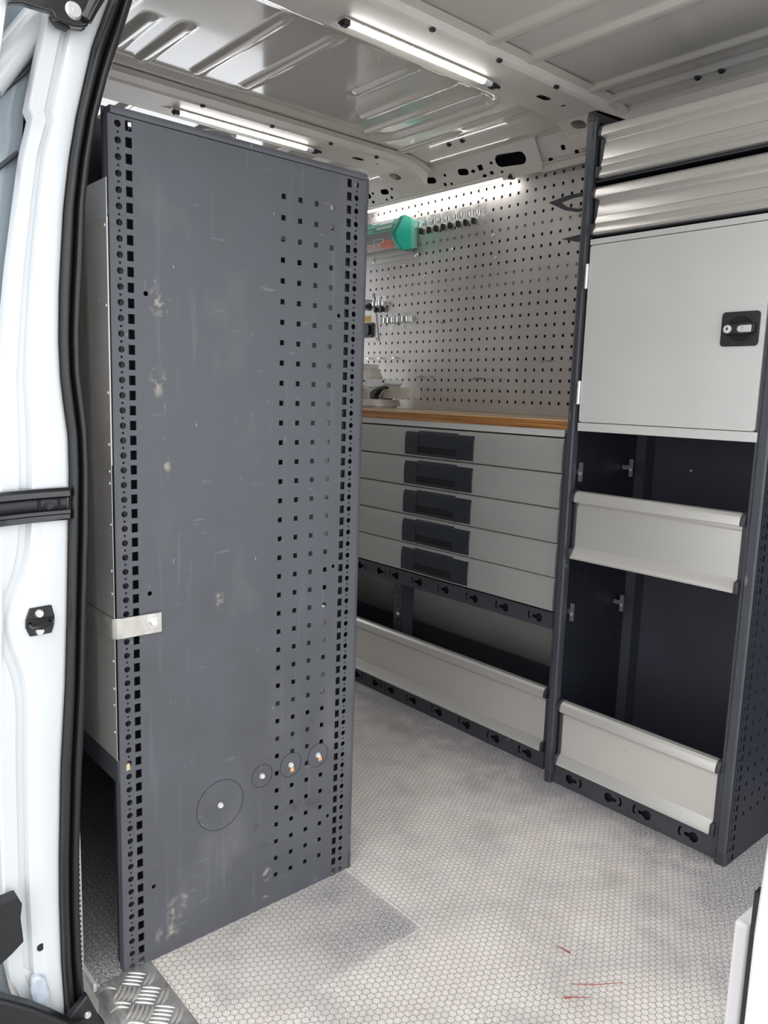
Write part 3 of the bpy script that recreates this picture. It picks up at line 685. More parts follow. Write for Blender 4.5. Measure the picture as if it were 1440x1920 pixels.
for z in rows(-.02, 1.75, 150):
    L_, E_ = interp(LT, z), interp(ET, z); f = fcrease(z)
    cols = [(-.06, -.035), (-.02, -.004), (.0, .001), (.05, .0035), (f-.05, .0035), (f-.01, .0025), (f+.005, -.004), (f+.035, -.0105), (min(f+.15, .91), -.0105), (min(f+.165, .93), -.004), (.965, -.0015), (.985, -.003), (1.0, -.010), (1.0, -.035)]
    secs.append([(PX + d, L_ + (E_-L_)*t, z) for t, d in cols])
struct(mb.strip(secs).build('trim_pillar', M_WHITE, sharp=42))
struct(MB().prism([(-.112, -.05), (-.165, -.05), (-.19, .05), (-.20, .12), (-.185, .12), (-.12, .04)], lambda a, b, d: (d, a, b), -.03, .012).build('trim_pillar_foot', M_DIRTYWHITE))
MBh = MB().cyl((PX+.0015, -.152, .141), (1, .25, 0), .0065, .003, 16); o = MBh.build('drain_plug', M_BLACK); o.scale = (1, 1, 1)
tag(o, 'dark oval drain plug low on the white door pillar', 'plug')
# rubber seal: flap, groove and bulb
prof = []
for k in range(9): a = PI*k/8; prof.append((.21 - .21*math.cos(a), .004 + .012*math.sin(a)))
prof.append((.44, -.002)); prof.append((.50, -.002))
for k in range(9): a = PI*k/8; prof.append((.76 - .24*math.cos(a), -.002 + .013*math.sin(a)))
prof += [(1.0, -.012), (.9, -.03), (.0, -.02)]
secs = []
for z in rows(-.012, 1.75, 140):
    L_, R_ = interp(LT, z), interp(RT, z)
    secs.append([(PX + d, L_ + .001 + (R_-L_)*t, z) for t, d in prof])
seal = thing('door_seal', 'long black rubber seal running down the edge of the side door opening', 'door seal', (PX, -.1, 0))
MB().strip(secs, closed=True, caps=True).build('seal_profile', M_RUBBER, seal, sharp=60)
secs = []
for z in rows(.02, 1.75, 140):
    L_, R_ = interp(LT, z), interp(RT, z); y = L_ + (R_-L_)*.47
    secs.append([(PX+.0045, y-.0006, z), (PX+.0055, y, z), (PX+.0045, y+.0006, z)])
MB().strip(secs).build('parting_line', M_CAPS, seal)
# notched inner flange by the floor edge
fl_ = thing('step_strip', 'thin pale notched strip along the inside of the door seal near the floor', 'trim strip', (0.0, -.075, .02))
MB().box(-.004, -.002, -.088, -.0745, .02, .43).build('strip_base', M_TRIMGREY, fl_)
mb = MB()
for i in range(40): mb.box(-.0022, -.0012, -.0805, -.0755, .03+.0098*i, .0342+.0098*i)
mb.build('notches', M_FRAME, fl_, kind='stuff')
# horizontal black door track across the pillar
tr = thing('door_track', 'black horizontal sliding door rail crossing the white pillar', 'rail', (PX+.01, -.14, .89))
def trk(z0, z1, d, nm, m=M_BLACKGL, bev=.003):
    secs = []
    for i in range(13):
        y = -.0885 - .0145*i; sag = -.0010*i*i*.06
        secs.append([(PX-.006, y, z0+sag), (PX+d*.8, y, z0+sag), (PX+d, y, z0+sag+.003), (PX+d, y, z1+sag-.005), (PX+d*.75, y, z1+sag), (PX-.006, y, z1+sag)])
    MB().strip(secs, closed=True, caps=True).build(nm, m, tr, sharp=30)
trk(.8965, .9125, .020, 'upper_rail'); trk(.8765, .8970, .008, 'track_web', M_BLACK); trk(.8610, .8755, .018, 'lower_rail'); trk(.8745, .8775, .021, 'lower_lip', M_BLACKGL)
MB().cyl((PX+.006, -.117, .8845), (1, 0, 0), .0065, .004, 16).cyl((PX+.010, -.117, .8845), (1, 0, 0), .0045, .002, 6).build('screw', M_BLACK, tr)
for y in (-.1015, -.1315): MB().box(PX+.0075, PX+.0095, y-.002, y+.002, .8785, .8955).build('slot_mark', M_SHADE, tr)
# striker
st = thing('door_striker', 'black striker plate with wire loop and two bolts on the white pillar', 'latch striker', (PX+.004, -.136, .703))
MB().prism([(-.1175, .7255), (-.1505, .7245), (-.1570, .7070), (-.1575, .6945), (-.1515, .6795), (-.1185, .6800), (-.1135, .6950), (-.1135, .7080)], lambda a, b, d: (d, a, b), PX+.0035, PX+.0075).build('plate', M_BLACK, st, bevel=.0015)
for z in (.7145, .6865): MB().cyl((PX+.0075, -.1365, z), (1, 0, 0), .0070, .003, 18, .0055).cyl((PX+.0105, -.1365, z), (1, 0, 0), .0025, .0006, 6).build('bolt', M_CHROME, st)
MB().tube([(PX+.006, -.1505, .7010), (PX+.016, -.1530, .6990), (PX+.022, -.1500, .6965), (PX+.024, -.1360, .6950), (PX+.022, -.1225, .6975), (PX+.016, -.1200, .7000), (PX+.006, -.1215, .7020)], .0026, 10).build('wire_loop', M_BLACKGL, st)
MB().box(PX+.007, PX+.012, -.1570, -.1145, .7035, .7065).build('ridge', M_BLACK, st, bevel=.0015)
# roller bracket at the top of the pillar
rb = thing('roller_bracket', 'black door roller bracket with a torx bolt at the top of the pillar', 'bracket', (.05, -.08, 1.6))
MB().prism([(-.16, 1.66), (-.156, 1.583), (-.138, 1.589), (-.098, 1.5905), (-.094, 1.583), (-.070, 1.581), (-.056, 1.584), (-.048, 1.588), (-.043, 1.602), (-.033, 1.628), (-.010, 1.66)], lambda a, b, d: (d, a, b), .038, .052).build('body', M_BLACKGL, rb, bevel=.004, seg=3)
MB().prism([(-.098, 1.590), (-.092, 1.582), (-.086, 1.5785), (-.073, 1.5780), (-.067, 1.583), (-.049, 1.5855), (-.046, 1.592), (-.09, 1.596)], lambda a, b, d: (d, a, b), .030, .044).build('bumper', M_BLACK, rb, bevel=.003, seg=3)
MB().tube([(.054, -.052, 1.594), (.056, -.044, 1.612), (.056, -.030, 1.64), (.056, -.02, 1.66)], [.008, .009, .011, .012], 12).build('knuckle', M_BLACKGL, rb)
MB().cyl((.052, -.068, 1.602), (1, 0, 0), .0122, .0035, 22, .0095).cyl((.0555, -.068, 1.602), (1, 0, 0), .0035, .0006, 6).build('torx_bolt', M_CHROME, rb)
# lower guide arm
la = thing('lower_door_arm', 'black steel guide arm of the sliding door at the foot of the pillar', 'door arm', (.05, -.15, .02))
MB().prism([(-.30, .150), (-.223, .113), (-.180, .075), (-.146, .040), (-.122, .013), (-.097, .0), (-.090, -.03), (-.20, -.06), (-.30, -.05)], lambda a, b, d: (d, a, b), .042, .072).build('arm', M_BLACK, la, bevel=.006, seg=3)
MB().prism([(-.30, .098), (-.223, .062), (-.152, .028), (-.147, .018), (-.22, .040), (-.30, .070)], lambda a, b, d: (d, a, b), .060, .070).build('arm_rib', M_BLACK, la, bevel=.003)
MB().prism([(-.122, .010), (-.098, .030), (-.088, .039), (-.070, -.010), (-.058, -.034), (-.09, -.045), (-.12, -.02)], lambda a, b, d: (d, a, b), .040, .056).build('foot_plate', M_BLACK, la, bevel=.003)
MB().cyl((.056, -.089, .002), (1, 0, 0), .0062, .003, 16, .0050).build('bolt', M_CHROME, la)
MB().cyl((.062, -.1475, .022), (1, 0, 0), .0040, .003, 12).build('pin', mat('brass_pin', (.62, .55, .35), .35, metal=.8), la)
o = MB().prism([(-.235, .270), (-.217, .266), (-.192, .267), (-.186, .252), (-.189, .229), (-.186, .186), (-.205, .172), (-.235, .155)], lambda a, b, d: (d, a, b), .030, .055).build('door_buffer', M_BLACK, bevel=.005, seg=3)
tag(o, 'black plastic door buffer sticking out at the lower edge of the white pillar', 'buffer')
o = MB().prism([(-.169, .094), (-.160, .098), (-.149, .088), (-.142, .060), (-.142, .024), (-.150, .020), (-.166, .042), (-.171, .070)], lambda a, b, d: (d, a, b), .018, .034).build('plastic_cover', M_PLASTICFILM, bevel=.004, seg=3)
tag(o, 'translucent bluish plastic cover at the foot of the white pillar', 'cover')

# sliding door, slid back beyond the pillar
secs = []
for z in rows(-.25, 1.9, 40):
    e = interp(ET, z)
    secs.append([(-.9, e+.004, z), (-.075, e+.012, z), (-.045, e+.010, z), (-.040, e-.015, z), (-.046, e-.05, z), (-.040, e-.11, z), (-.06, e-.18, z), (-.9, e-.2, z)])
door = MB().strip(secs, closed=True, caps=True).build('door_1', M_GLASS, sharp=60); struct(door)
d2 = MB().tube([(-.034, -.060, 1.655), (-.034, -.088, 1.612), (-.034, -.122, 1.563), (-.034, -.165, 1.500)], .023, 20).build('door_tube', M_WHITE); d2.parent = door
d3 = MB().tube([(-.036, -.080, 1.572), (-.036, -.112, 1.530), (-.036, -.15, 1.488), (-.036, -.2, 1.44)], .0030, 10).build('door_gasket', M_FRAME); d3.parent = door
d4 = MB().tube([(-.036, -.125, 1.415), (-.036, -.155, 1.385), (-.036, -.20, 1.35)], .0035, 10).build('door_gasket', M_FRAME); d4.parent = door
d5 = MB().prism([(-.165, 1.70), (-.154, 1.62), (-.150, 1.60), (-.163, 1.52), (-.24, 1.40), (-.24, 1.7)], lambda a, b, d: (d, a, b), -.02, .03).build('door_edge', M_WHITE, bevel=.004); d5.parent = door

# sill below the door: tread plate, edge strip
tp = thing('tread_plate', 'bare aluminium five-bar tread plate on the sill beside the graphite panel', 'tread plate', (.5, 0, 0))
secs = []
for x in (0.0, 1.03):
    secs.append([(x, .050, .0012)] + [(x, -.034 - .016*math.sin(PI/2*k/6), .0012 - .016*(1-math.cos(PI/2*k/6))) for k in range(7)] + [(x, -.050, -.075), (x, -.046, -.075), (x, -.046, -.02), (x, .050, -.010)])
MB().strip(secs, closed=True, caps=True).build('plate', M_TREAD, tp, sharp=50)
def tread(mb, x, y, ang, L=.0225, w=.0019, h=.0016):
    c, s_ = math.cos(ang), math.sin(ang); secs = []
    for i in range(5):
        t = -1 + i*.5; k = math.sqrt(max(.05, 1-(t*.97)**2)); bow = .0016*(1-t*t)
        row = []
        for (q, hh) in ((-1, 0), (-.5, .8), (.5, .8), (1, 0)):
            lx, ly = t*L/2, q*w*k + bow
            wx, wy = x + lx*c - ly*s_, y + lx*s_ + ly*c
            z = .0012 + h*hh*k
            if wy < -.034: z -= min(.016, (wy+.034)**2/.024)
            row.append((wx, wy, z))
        secs.append(row)
    mb.strip(secs)
mb = MB(); P_ = .056
for i in range(-2, 50):
    for j in range(-3, 4):
        cx, cy = .022 + i*P_*.5, .010 + j*P_
        if i % 2: cy += P_*.5
        if not (0.004 < cx < 1.02): continue
        ang = PI/4 if (i % 2 == 0) else -PI/4
        for k in range(-2, 3):
            ox, oy = -math.sin(ang)*k*.0088, math.cos(ang)*k*.0088
            if -.046 < cy+oy < .036 and cx+ox > .014: tread(mb, cx+ox, cy+oy, ang, L=.034, w=.0030, h=.0022)
mb.build('tread_bars', M_TREADBAR, tp, kind='stuff')
o = MB().box(-.9, -.005, -.0565, -.0500, -.014, .002).build('sill_edge_strip', M_WHITE, bevel=.001); tag(o, 'narrow white edge strip along the floor under the rack', 'edge strip')
struct(MB().box(-.6, 1.05, -.052, -.045, -.30, -.076).build('trim_sill', M_DIRTYWHITE))

# right-hand side of the door opening
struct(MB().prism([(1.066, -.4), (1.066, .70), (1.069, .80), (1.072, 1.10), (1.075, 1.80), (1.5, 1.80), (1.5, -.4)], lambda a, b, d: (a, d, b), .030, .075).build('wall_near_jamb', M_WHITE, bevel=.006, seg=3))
o = MB().box(1.047, 1.075, .077, .087, .012, .70).build('jamb_gap_shade', M_RUBBER); tag(o, 'black strip painted as the shaded gap between the white door jamb and the grey trim', 'painted shade')  # black strip put in to paint the dark gap beside the jamb
o = MB().box(1.033, 1.0455, .080, .122, .012, .667).build('grey_step_trim', M_TRIMGREY, bevel=.003); tag(o, 'grey plastic box trim standing behind the white door jamb', 'trim box')
struct(MB().box(-6, 6, -6, 6, -.62, -.60).build('ground', M_GROUND))
# dead leaves on the ground below the door
leafm = MB().add([(0, 0, 0), (.02, .012, .004), (.045, .008, .003), (.06, 0, .006), (.045, -.010, .003), (.02, -.013, .004), (.03, 0, -.002)], [(0, 1, 6), (1, 2, 6), (2, 3, 6), (3, 4, 6), (4, 5, 6), (5, 0, 6)], True)
for k, (x, y, a) in enumerate(((.02, -.30, .4), (-.05, -.25, 1.9), (.10, -.20, 2.9), (.04, -.17, 4.2), (.13, -.12, 5.0))):
    o = leafm.build('dead_leaf', M_LEAF) if k == 0 else bpy.data.objects['dead_leaf'].copy()
    if k: COL.objects.link(o)
    o.location = (x, y, -.594); o.rotation_euler = (0, 0, a)
    tag(o, ['brown dead leaf on the ground farthest out from the sill', 'brown dead leaf on the ground below the black door arm', 'brown dead leaf on the ground between arm and tread plate', 'brown dead leaf on the ground beside the tread plate nose', 'brown dead leaf on the ground right under the tread plate'][k], 'leaf', 'dead leaves below the sill')

# ------------------------------------------------------------------ drawer cabinet (left) along the far wall
YD = 1.271
cab = thing('drawer_cabinet', 'long graphite base cabinet with five silver drawers under the wooden worktop', 'cabinet', (-.76, 1.47, 0))
XL, XR = -1.52, -.018
MB().box(XR-.002, XR+.016, YD+.010, 1.66, 0, .99).build('side_panel', M_FRAME, cab, bevel=.002)
MB().box(XL-.016, XL, YD+.010, 1.66, 0, .99).build('side_panel', M_FRAME, cab, bevel=.002)
MB().box(XR-.010, XR+.014, YD+.004, YD+.03, 0, .985).build('front_post', M_FRAME, cab, bevel=.004)
MB().box(XL, XR-.010, YD+.001, YD+.02, .9725, .9925).build('top_strip', M_SILVER, cab, bevel=.001)
MB().box(XL, XR-.010, YD+.03, 1.66, .445, .450).build('drawer_floor', M_NAVY, cab)
MB().box(XL, XR-.010, YD+.035, YD+.04, .455, .985).build('drawer_void', M_SHADE, cab)
# drawers
dp = [(.0095, 1.0), (.0060, .985), (.0035, .93), (.0015, .80), (.0003, .60), (0, .40), (.0, .20), (.0006, .06), (.0016, .015), (.004, 0.0)]
def drawer(x0, x1, z0, z1, handle):
    poly = [(YD + d - .002, z0 + t*(z1-z0)) for d, t in dp] + [(YD+.03, z0), (YD+.03, z1)]
    d = MB().prism(poly, lambda a, b, e: (e, a, b), x0, x1, True).build('drawer', M_DRAWER, cab, sharp=40)
    if handle:
        hx0, hx1 = -.667, -.357; hz0, hz1 = z0+.006, z1-.008; h = hz1-hz0
        hp = [(-.0045, .0), (-.0055, .03), (-.0060, .25), (-.0060, .60), (-.0045, .85), (-.0010, .97), (.003, 1.0)]
        hy = lambda t: YD + interp([(0, 0)]+[(tt, dd) for dd, tt in hp], t) if t > 0 else YD - .0045
        def seg(mb, a, b, t0, t1, push=0.0):
            ts = [t0 + (t1-t0)*i/5 for i in range(6)]
            poly = [(hy(t)+push, hz0+t*h) for t in ts] + [(YD+.012, hz0+t1*h), (YD+.012, hz0+t0*h)]
            mb.prism(poly, lambda p, q, e: (e, p, q), a, b, True)
        w = MB(); rx0, rx1 = hx0+.062, hx1-.070
        seg(w, hx0, rx0, 0, 1); seg(w, rx1, hx1, 0, 1); seg(w, rx0, rx1, 0, .115); seg(w, rx0, rx1, .90, 1.0)
        hd = w.build('drawer_handle', M_HANDLE, d, sharp=40, bevel=.0008)
        fl2 = MB(); seg(fl2, rx0+.0008, rx1-.0008, .36, .885, .0012); fl2.build('handle_flap', M_HANDLE, d, sharp=40, bevel=.0006)
        MB().box(rx0, rx1, YD-.0030, YD+.0010, hz0+.10*h, hz0+.38*h).build('handle_recess_shade', M_SHADE, d)  # black box put in as the shade of the grip opening
        lg = MB()
        fx = hx1-.050
        for dx, dz, ww, hh in ((0, .30, .016, .0012), (0, .62, .016, .0012), (0, .30, .0012, .018), (.015, .30, .0012, .018)):
            yy = YD-.0066
            lg.box(fx+dx, fx+dx+ww, yy, yy+.002, hz0+dz*h*1.0, hz0+dz*h+hh)
        lg.build('embossed_mark', M_FRAME, d)
for k in range(5):
    z1 = .9685 - .0988*k
    drawer(-1.002, XR-.010, z1-.0960, z1, True)
for k in range(5):
    z1 = .9685 - .0988*k
    drawer(XL+.002, -1.006, z1-.0960, z1, False)
# rail with keyholes
def keyhole(u, v, flip=1):
    pts = []
    for k in range(11): a = .55 + (2*PI-1.10)*k/10; pts.append((u + flip*(-.0120*math.cos(a)), v + .0132*math.sin(a)))
    # neck and small end
    tail = [(u - flip*.0130, v-.0052), (u - flip*.0225, v-.0050), (u - flip*.0250, v), (u - flip*.0225, v+.0050), (u - flip*.0130, v+.0052)]
    out = pts + tail
    cu = sum(p[0] for p in out)/len(out); cv = sum(p[1] for p in out)/len(out)
    return out
def lens(u, v, flip=1):
    out = [(u + flip*.0045, v+.013), (u - flip*.0015, v+.010), (u - flip*.0035, v+.004), (u - flip*.0035, v-.004), (u - flip*.0015, v-.010), (u + flip*.0045, v-.013), (u + flip*.0060, v-.0085), (u + flip*.0028, v-.0065), (u + flip*.0015, v), (u + flip*.0028, v+.0065), (u + flip*.0060, v+.0085)]
    return out
def ccw(l): return l if sum(l[i][0]*l[(i+1) % len(l)][1]-l[(i+1) % len(l)][0]*l[i][1] for i in range(len(l))) > 0 else l[::-1]
def key_rail(x0, x1, z0, z1, y, keys, parent, name='keyhole_rail'):
    hs = []; zm = (z0+z1)/2
    for x, fl_p in keys:
        hs.append(ccw(keyhole(x, zm, fl_p))); hs.append(ccw(lens(x - fl_p*.037, zm+.001, fl_p)))
    o = MB().plate([(x0, z0), (x1, z0), (x1, z1), (x0, z1)], hs, lambda u, v, d: (u, y-d, v), .002).box(x0, x1, y+.002, y+.024, z1-.002, z1).box(x0, x1, y+.002, y+.024, z0, z0+.002).build(name, M_FRAME, parent, sharp=30)
    MB().box(x0+.002, x1-.002, y+.018, y+.020, z0+.002, z1-.002).build('rail_back', M_SHADE, parent)
    return o
KX = [(-.899, -1), (-.790, -1), (-.695, 1), (-.578, 1), (-.452, 1), (-.325, 1), (-.201, 1), (-.075, 1)]
key_rail(XL, XR-.008, .4245, .4725, YD+.002, KX + [(x, -1) for x in (-1.02, -1.15, -1.28, -1.40)], cab)
key_rail(XL, XR-.008, .000, .0535, YD+.002, [(x-.006, f) for x, f in KX] + [(x, -1) for x in (-1.02, -1.15, -1.28, -1.40)], cab)
MB().box(XL, XR, YD+.03, 1.66, .050, .0545).build('tray_floor', M_NAVY, cab)
MB().box(XL, XR, 1.570, 1.575, .05, .185).build('tray_back', M_FRAME, cab)
# middle post with a bolt
mp = thing  # (kept as a part of the cabinet)
post = MB()
column(post, -.766, -.722, .245, .424, [(z-.012, z+.012, ('r', -.744, z, .010, .012)) for z in (.27, .295, .32, .345, .37, .395)], lambda u, v, d: (u, 1.33-d, v), .002)
post.box(-.724, -.722, 1.33, 1.385, .05, .4245).box(-.766, -.722, 1.33, 1.332, .055, .246)
pp = post.build('middle_post', M_FRAME, cab)
MB().dome((-.744, 1.33, .291), (0, -1, 0), .0075, .004).build('bolt', M_CHROME, pp)
# tray front builder: extruded aluminium profile with plastic end caps
def tray_front(x0, x1, z0, z1, y, parent, tall=True, caps=True, name='tray_front'):
    H_ = z1-z0
    top = [(.020, z1-.003), (.010, z1), (.000, z1-.002), (-.007, z1-.008), (-.0105, z1-.017), (-.0115, z1-.027), (-.0095, z1-.0295), (.0060, z1-.0300), (.0105, z1-.033), (.0105, z1-.0385), (.0075, z1-.0430)]
    if tall:
        bot = [(.0075, z0+.0310), (.0055, z0+.0300), (.0035, z0+.0255), (-.0035, z0+.0170), (-.0080, z0+.0090), (-.0115, z0+.0055), (-.0115, z0+.0005), (-.009, z0), (.010, z0)]
    else:
        bot = [(.0035, z0+.046), (.0055, z0+.0455), (.0030, z0+.0450), (-.0010, z0+.036), (-.0030, z0+.028), (.0005, z0+.024), (-.0030, z0+.0200), (-.0085, z0+.0110), (-.0100, z0+.0045), (-.0075, z0), (.010, z0)]
    poly = [(y+a, b) for a, b in top+bot]
    inner = [(y+.015, z0+.004), (y+.015, z1-.006)]
    o = MB().prism(poly + inner, lambda a, b, d: (d, a, b), x0, x1, True).build(name, M_ALU, parent, sharp=28)
    if caps:
        for xe, sg in ((x0, -1), (x1, 1)):
            a, b = (xe-.010, xe-.0005) if sg < 0 else (xe+.0005, xe+.010)
            m2 = MB()
            m2.prism([(y+.022, z1-.001), (y+.008, z1+.0035), (y-.004, z1-.002), (y-.0105, z1-.016), (y-.0115, z1-.028), (y+.002, z1-.031), (y+.022, z1-.031)], lambda p, q, d: (d, p, q), a, b)
            m2.box(a, b, y+.004, y+.02, z0+.02, z1-.03)
            m2.prism([(y+.02, z0-.001), (y-.0115, z0-.001), (y-.0125, z0+.008), (y-.0115, z0+.026), (y+.004, z0+.030), (y+.02, z0+.030)], lambda p, q, d: (d, p, q), a, b)
            m2.build('end_cap', M_CAPS, o, bevel=.0015)
    return o
tray_front(XL+.02, -.033, .057, .249, YD-.001, cab)
# worktop
wt = thing('wooden_worktop', 'thick birch plywood worktop on top of the drawer cabinet', 'worktop', (-.76, 1.48, 1.0))
MB().box(XL-.01, -.012, YD-.002, 1.688, 1.0165, 1.0190).build('top_veneer', M_WOODTOP, wt)
MB().box(XL-.01, -.0122, YD-.0018, 1.688, .9928, 1.0165).build('ply_core', M_WOODEDGE, wt)
# wheel arch bulge behind the open tray
secs = []
for x in (-1.5, -.02):
    secs.append([(x, 1.575+.045*(1-math.cos(2*PI*(k/14-.42)*.62)), .165+.285*k/14) for k in range(15)])
struct(MB().strip(secs).build('trim_wheel_arch', M_WARCH, sharp=80))

# ------------------------------------------------------------------ perforated wall board and what hangs on it
YB = 1.69
peg = thing('perforated_board', 'large perforated aluminium board on the wall above the worktop', 'pegboard', (-.75, YB, 1.4))
mb = MB(); PB = .0378
cx0 = -.326
cols_x = [cx0 + PB*i for i in range(-31, 9)]; rows_z = [1.0617 + .0380*j for j in range(21)]
for xc in cols_x:
    if xc > -.03: continue
    column(mb, xc-PB/2, xc+PB/2, 1.0195, 1.842, [(z-.019, z+.019, ('r', xc, z, .0092, .0102)) for z in rows_z], lambda u, v, d: (u, YB-d, v), .0022)
mb.build('board_sheet', M_PEG, peg)
for x, z in ((-1.17, 1.60), (-1.262, 1.566), (-1.052, 1.545), (-.680, 1.576), (-.700, 1.655), (-.76, 1.797), (-1.10, 1.80), (-.905, 1.63)):
    MB().dome((x, YB, z), (0, -1, 0), .0068, .004).build('screw', M_CHROME, peg)
# dispenser
PLT = 1.6885
dsp = thing('roll_dispenser', 'green and clear wall dispenser with printed label at the left of the board', 'dispenser', (-1.2, PLT, 1.70))
MB().prism([(-1.50, 1.818), (-1.137, 1.790), (-1.083, 1.619), (-1.50, 1.619)], lambda a, b, d: (a, d, b), PLT-.002, PLT).build('backing_plate', M_PEG, dsp)
for x, z in ((-1.145, 1.777), (-1.098, 1.630), (-1.361, 1.630)): MB().dome((x, PLT-.002, z), (0, -1, 0), .0075, .005).build('screw', M_BRIGHT, dsp)
cyp = [(1.684, 1.766), (1.640, 1.768), (1.612, 1.764), (1.592, 1.738), (1.574, 1.708), (1.571, 1.692), (1.583, 1.668), (1.600, 1.650), (1.625, 1.640), (1.684, 1.640)]
MB().prism(cyp, lambda a, b, d: (d, a, b), -1.42, -1.112, True).build('canister', M_CLEAR, dsp, sharp=50)
capp = [(1.646, 1.766), (1.609, 1.772), (1.600, 1.762), (1.581, 1.725), (1.566, 1.700), (1.566, 1.684), (1.584, 1.654), (1.600, 1.640), (1.612, 1.637), (1.645, 1.645), (1.650, 1.66)]
MB().prism(capp, lambda a, b, d: (d, a, b), -1.116, -1.090).build('end_cap', M_GREEN, dsp, bevel=.003, seg=3)
MB().prism([(1.685, 1.762), (1.640, 1.766), (1.645, 1.648), (1.685, 1.655)], lambda a, b, d: (d, a, b), -1.112, -1.094).build('cap_reflection', M_GREENREFL, dsp, bevel=.002)  # pale green block that paints the cap's shadow and reflection by the plate
def onface(i, j, t0, t1, x0, x1, off=.0008):
    a, b = Vector(cyp[i]), Vector(cyp[j]); p, q = a.lerp(b, t0), a.lerp(b, t1); n_ = Vector((-(b-a).y, (b-a).x)).normalized()
    if n_.x > 0: n_ = -n_
    p += n_*off; q += n_*off
    return [(x0, p.x, p.y), (x1, p.x, p.y), (x1, q.x, q.y), (x0, q.x, q.y)]
def patch(name, m, lst):
    mb = MB()
    for l in lst: mb.quad(*l)
    return mb.build(name, m, dsp)
patch('label_green', M_GREEN, [onface(2, 3, .0, 1.0, -1.40, -1.120), onface(3, 4, .0, .95, -1.40, -1.118)])
patch('label_white_print', M_LABELW, [onface(2, 3, .12, .40, -1.285, -1.24, .0012), onface(2, 3, .12, .62, -1.235, -1.15, .0012), onface(2, 3, .72, .80, -1.30, -1.24, .0012), onface(2, 3, .82, .92, -1.31, -1.25, .0012), onface(3, 4, .05, .45, -1.235, -1.14, .0012), onface(3, 4, .80, .86, -1.40, -1.125, .0012), onface(3, 4, .30, .40, -1.31, -1.25, .0012), onface(3, 4, .55, .63, -1.31, -1.25, .0012)])
patch('label_red', M_LABELR, [onface(6, 7, .0, .9, -1.205, -1.130), onface(5, 6, .55, 1.0, -1.205, -1.130)])
patch('label_print_lines', M_LABELW, [onface(6, 7, .3, .36, -1.30, -1.22, .0012), onface(6, 7, .55, .60, -1.29, -1.23, .0012), onface(6, 7, .65, .72, -1.20, -1.16, .0014)])
mb = MB()
for x, w, t in ((-1.292, .016, .2), (-1.268, .014, .0), (-1.246, .016, .05)):
    mb.quad(*onface(6, 7, .0, .45-t*.6, x-w, x+w, .0014)); mb.quad(*onface(5, 6, .72+t*.6, 1.0, x-w*.85, x+w*.85, .0014))
mb.build('label_hand_print', M_LABELS, dsp)
secs = []
for rr in (1.0, .86):
    secs.append([(-1.205+.032*rr*math.cos(2*PI*k/24), 1.5770-.0014-.0042*rr*math.sin(2*PI*k/24), 1.6800+.0084*rr*math.sin(2*PI*k/24)) for k in range(24)])
MB().strip(secs, closed=True).build('oval_print', M_LABELW, dsp)

# spring tool clips
def make_clip(double=True):
    t = thing('tool_clip', '', 'tool clip', (0, 0, 0), 'chrome tool clips on the perforated board')
    def lb(mb, nm, m, **k):
        o = mb.build(nm, m, None, **k); o.parent = t; return o
    w = .064 if double else .024
    pl = rrect(0, .0, w, .072, .004)
    hs = [ccw(circ(-w*.32, .026, .003, 8)), ccw(circ(w*.32, .026, .003, 8))] if double else [ccw(circ(0, .026, .003, 8))]
    lb(MB().plate(pl, hs, lambda u, v, d: (u, -.0005-d, v), .0015), 'mounting_plate', M_CHROME)
    xs_ = (-.018, .020) if double else (0,)
    for x in xs_:
        # springy loop
        pth = [(x-.013, -.003), (x-.017, -.012), (x-.014, -.022), (x-.006, -.026), (x+.006, -.026), (x+.014, -.022), (x+.017, -.012), (x+.013, -.003)]
        secs = []
        for (a, b) in pth: secs.append([(a, b, -.006), (a, b, .010), (a*1.0+.0, b+.0012, .010), (a, b+.0012, -.006)])
        lb(MB().strip(secs, closed=True, caps=True), 'spring_loop', M_BRIGHT, sharp=50)
        jb = MB().prism([(x-.0055, -.010), (x-.006, -.028), (x-.003, -.033), (x+.003, -.033), (x+.006, -.027), (x+.0055, -.010)], lambda a, b, d: (a, d, b), -.018, -.003)
        lb(jb, 'rubber_jaw', M_BLACK, bevel=.002)
    return t
clipA = make_clip(True); zc = 1.738
cx_ = [-1.089, -1.008, -.930, -.850]
lab = ['first chrome double tool clip right of the green dispenser', 'second chrome double tool clip from the green dispenser', 'third chrome double tool clip from the green dispenser', 'fourth chrome double tool clip from the green dispenser']
for i, x in enumerate(cx_):
    if i == 0: clipA.location = (x, YB, zc); clipA['label'] = lab[0]
    else: copy_tree(clipA, (x, YB, zc), lab[i])
# fifth clip has a single jaw
c5 = make_clip(True); c5.location = (-.771, YB, zc); c5['label'] = 'fifth chrome tool clip with one black jaw, end of the row'
kids = [c for c in c5.children if c.name.startswith('rubber_jaw')]
bpy.data.objects.remove(kids[-1])
cs = make_clip(False); cs.location = (-1.334, YB, 1.452); cs['label'] = 'small single chrome clip touching the switch plate'
copy_tree(cs, (-1.294, YB, 1.452), 'small single chrome clip second from the switch plate')
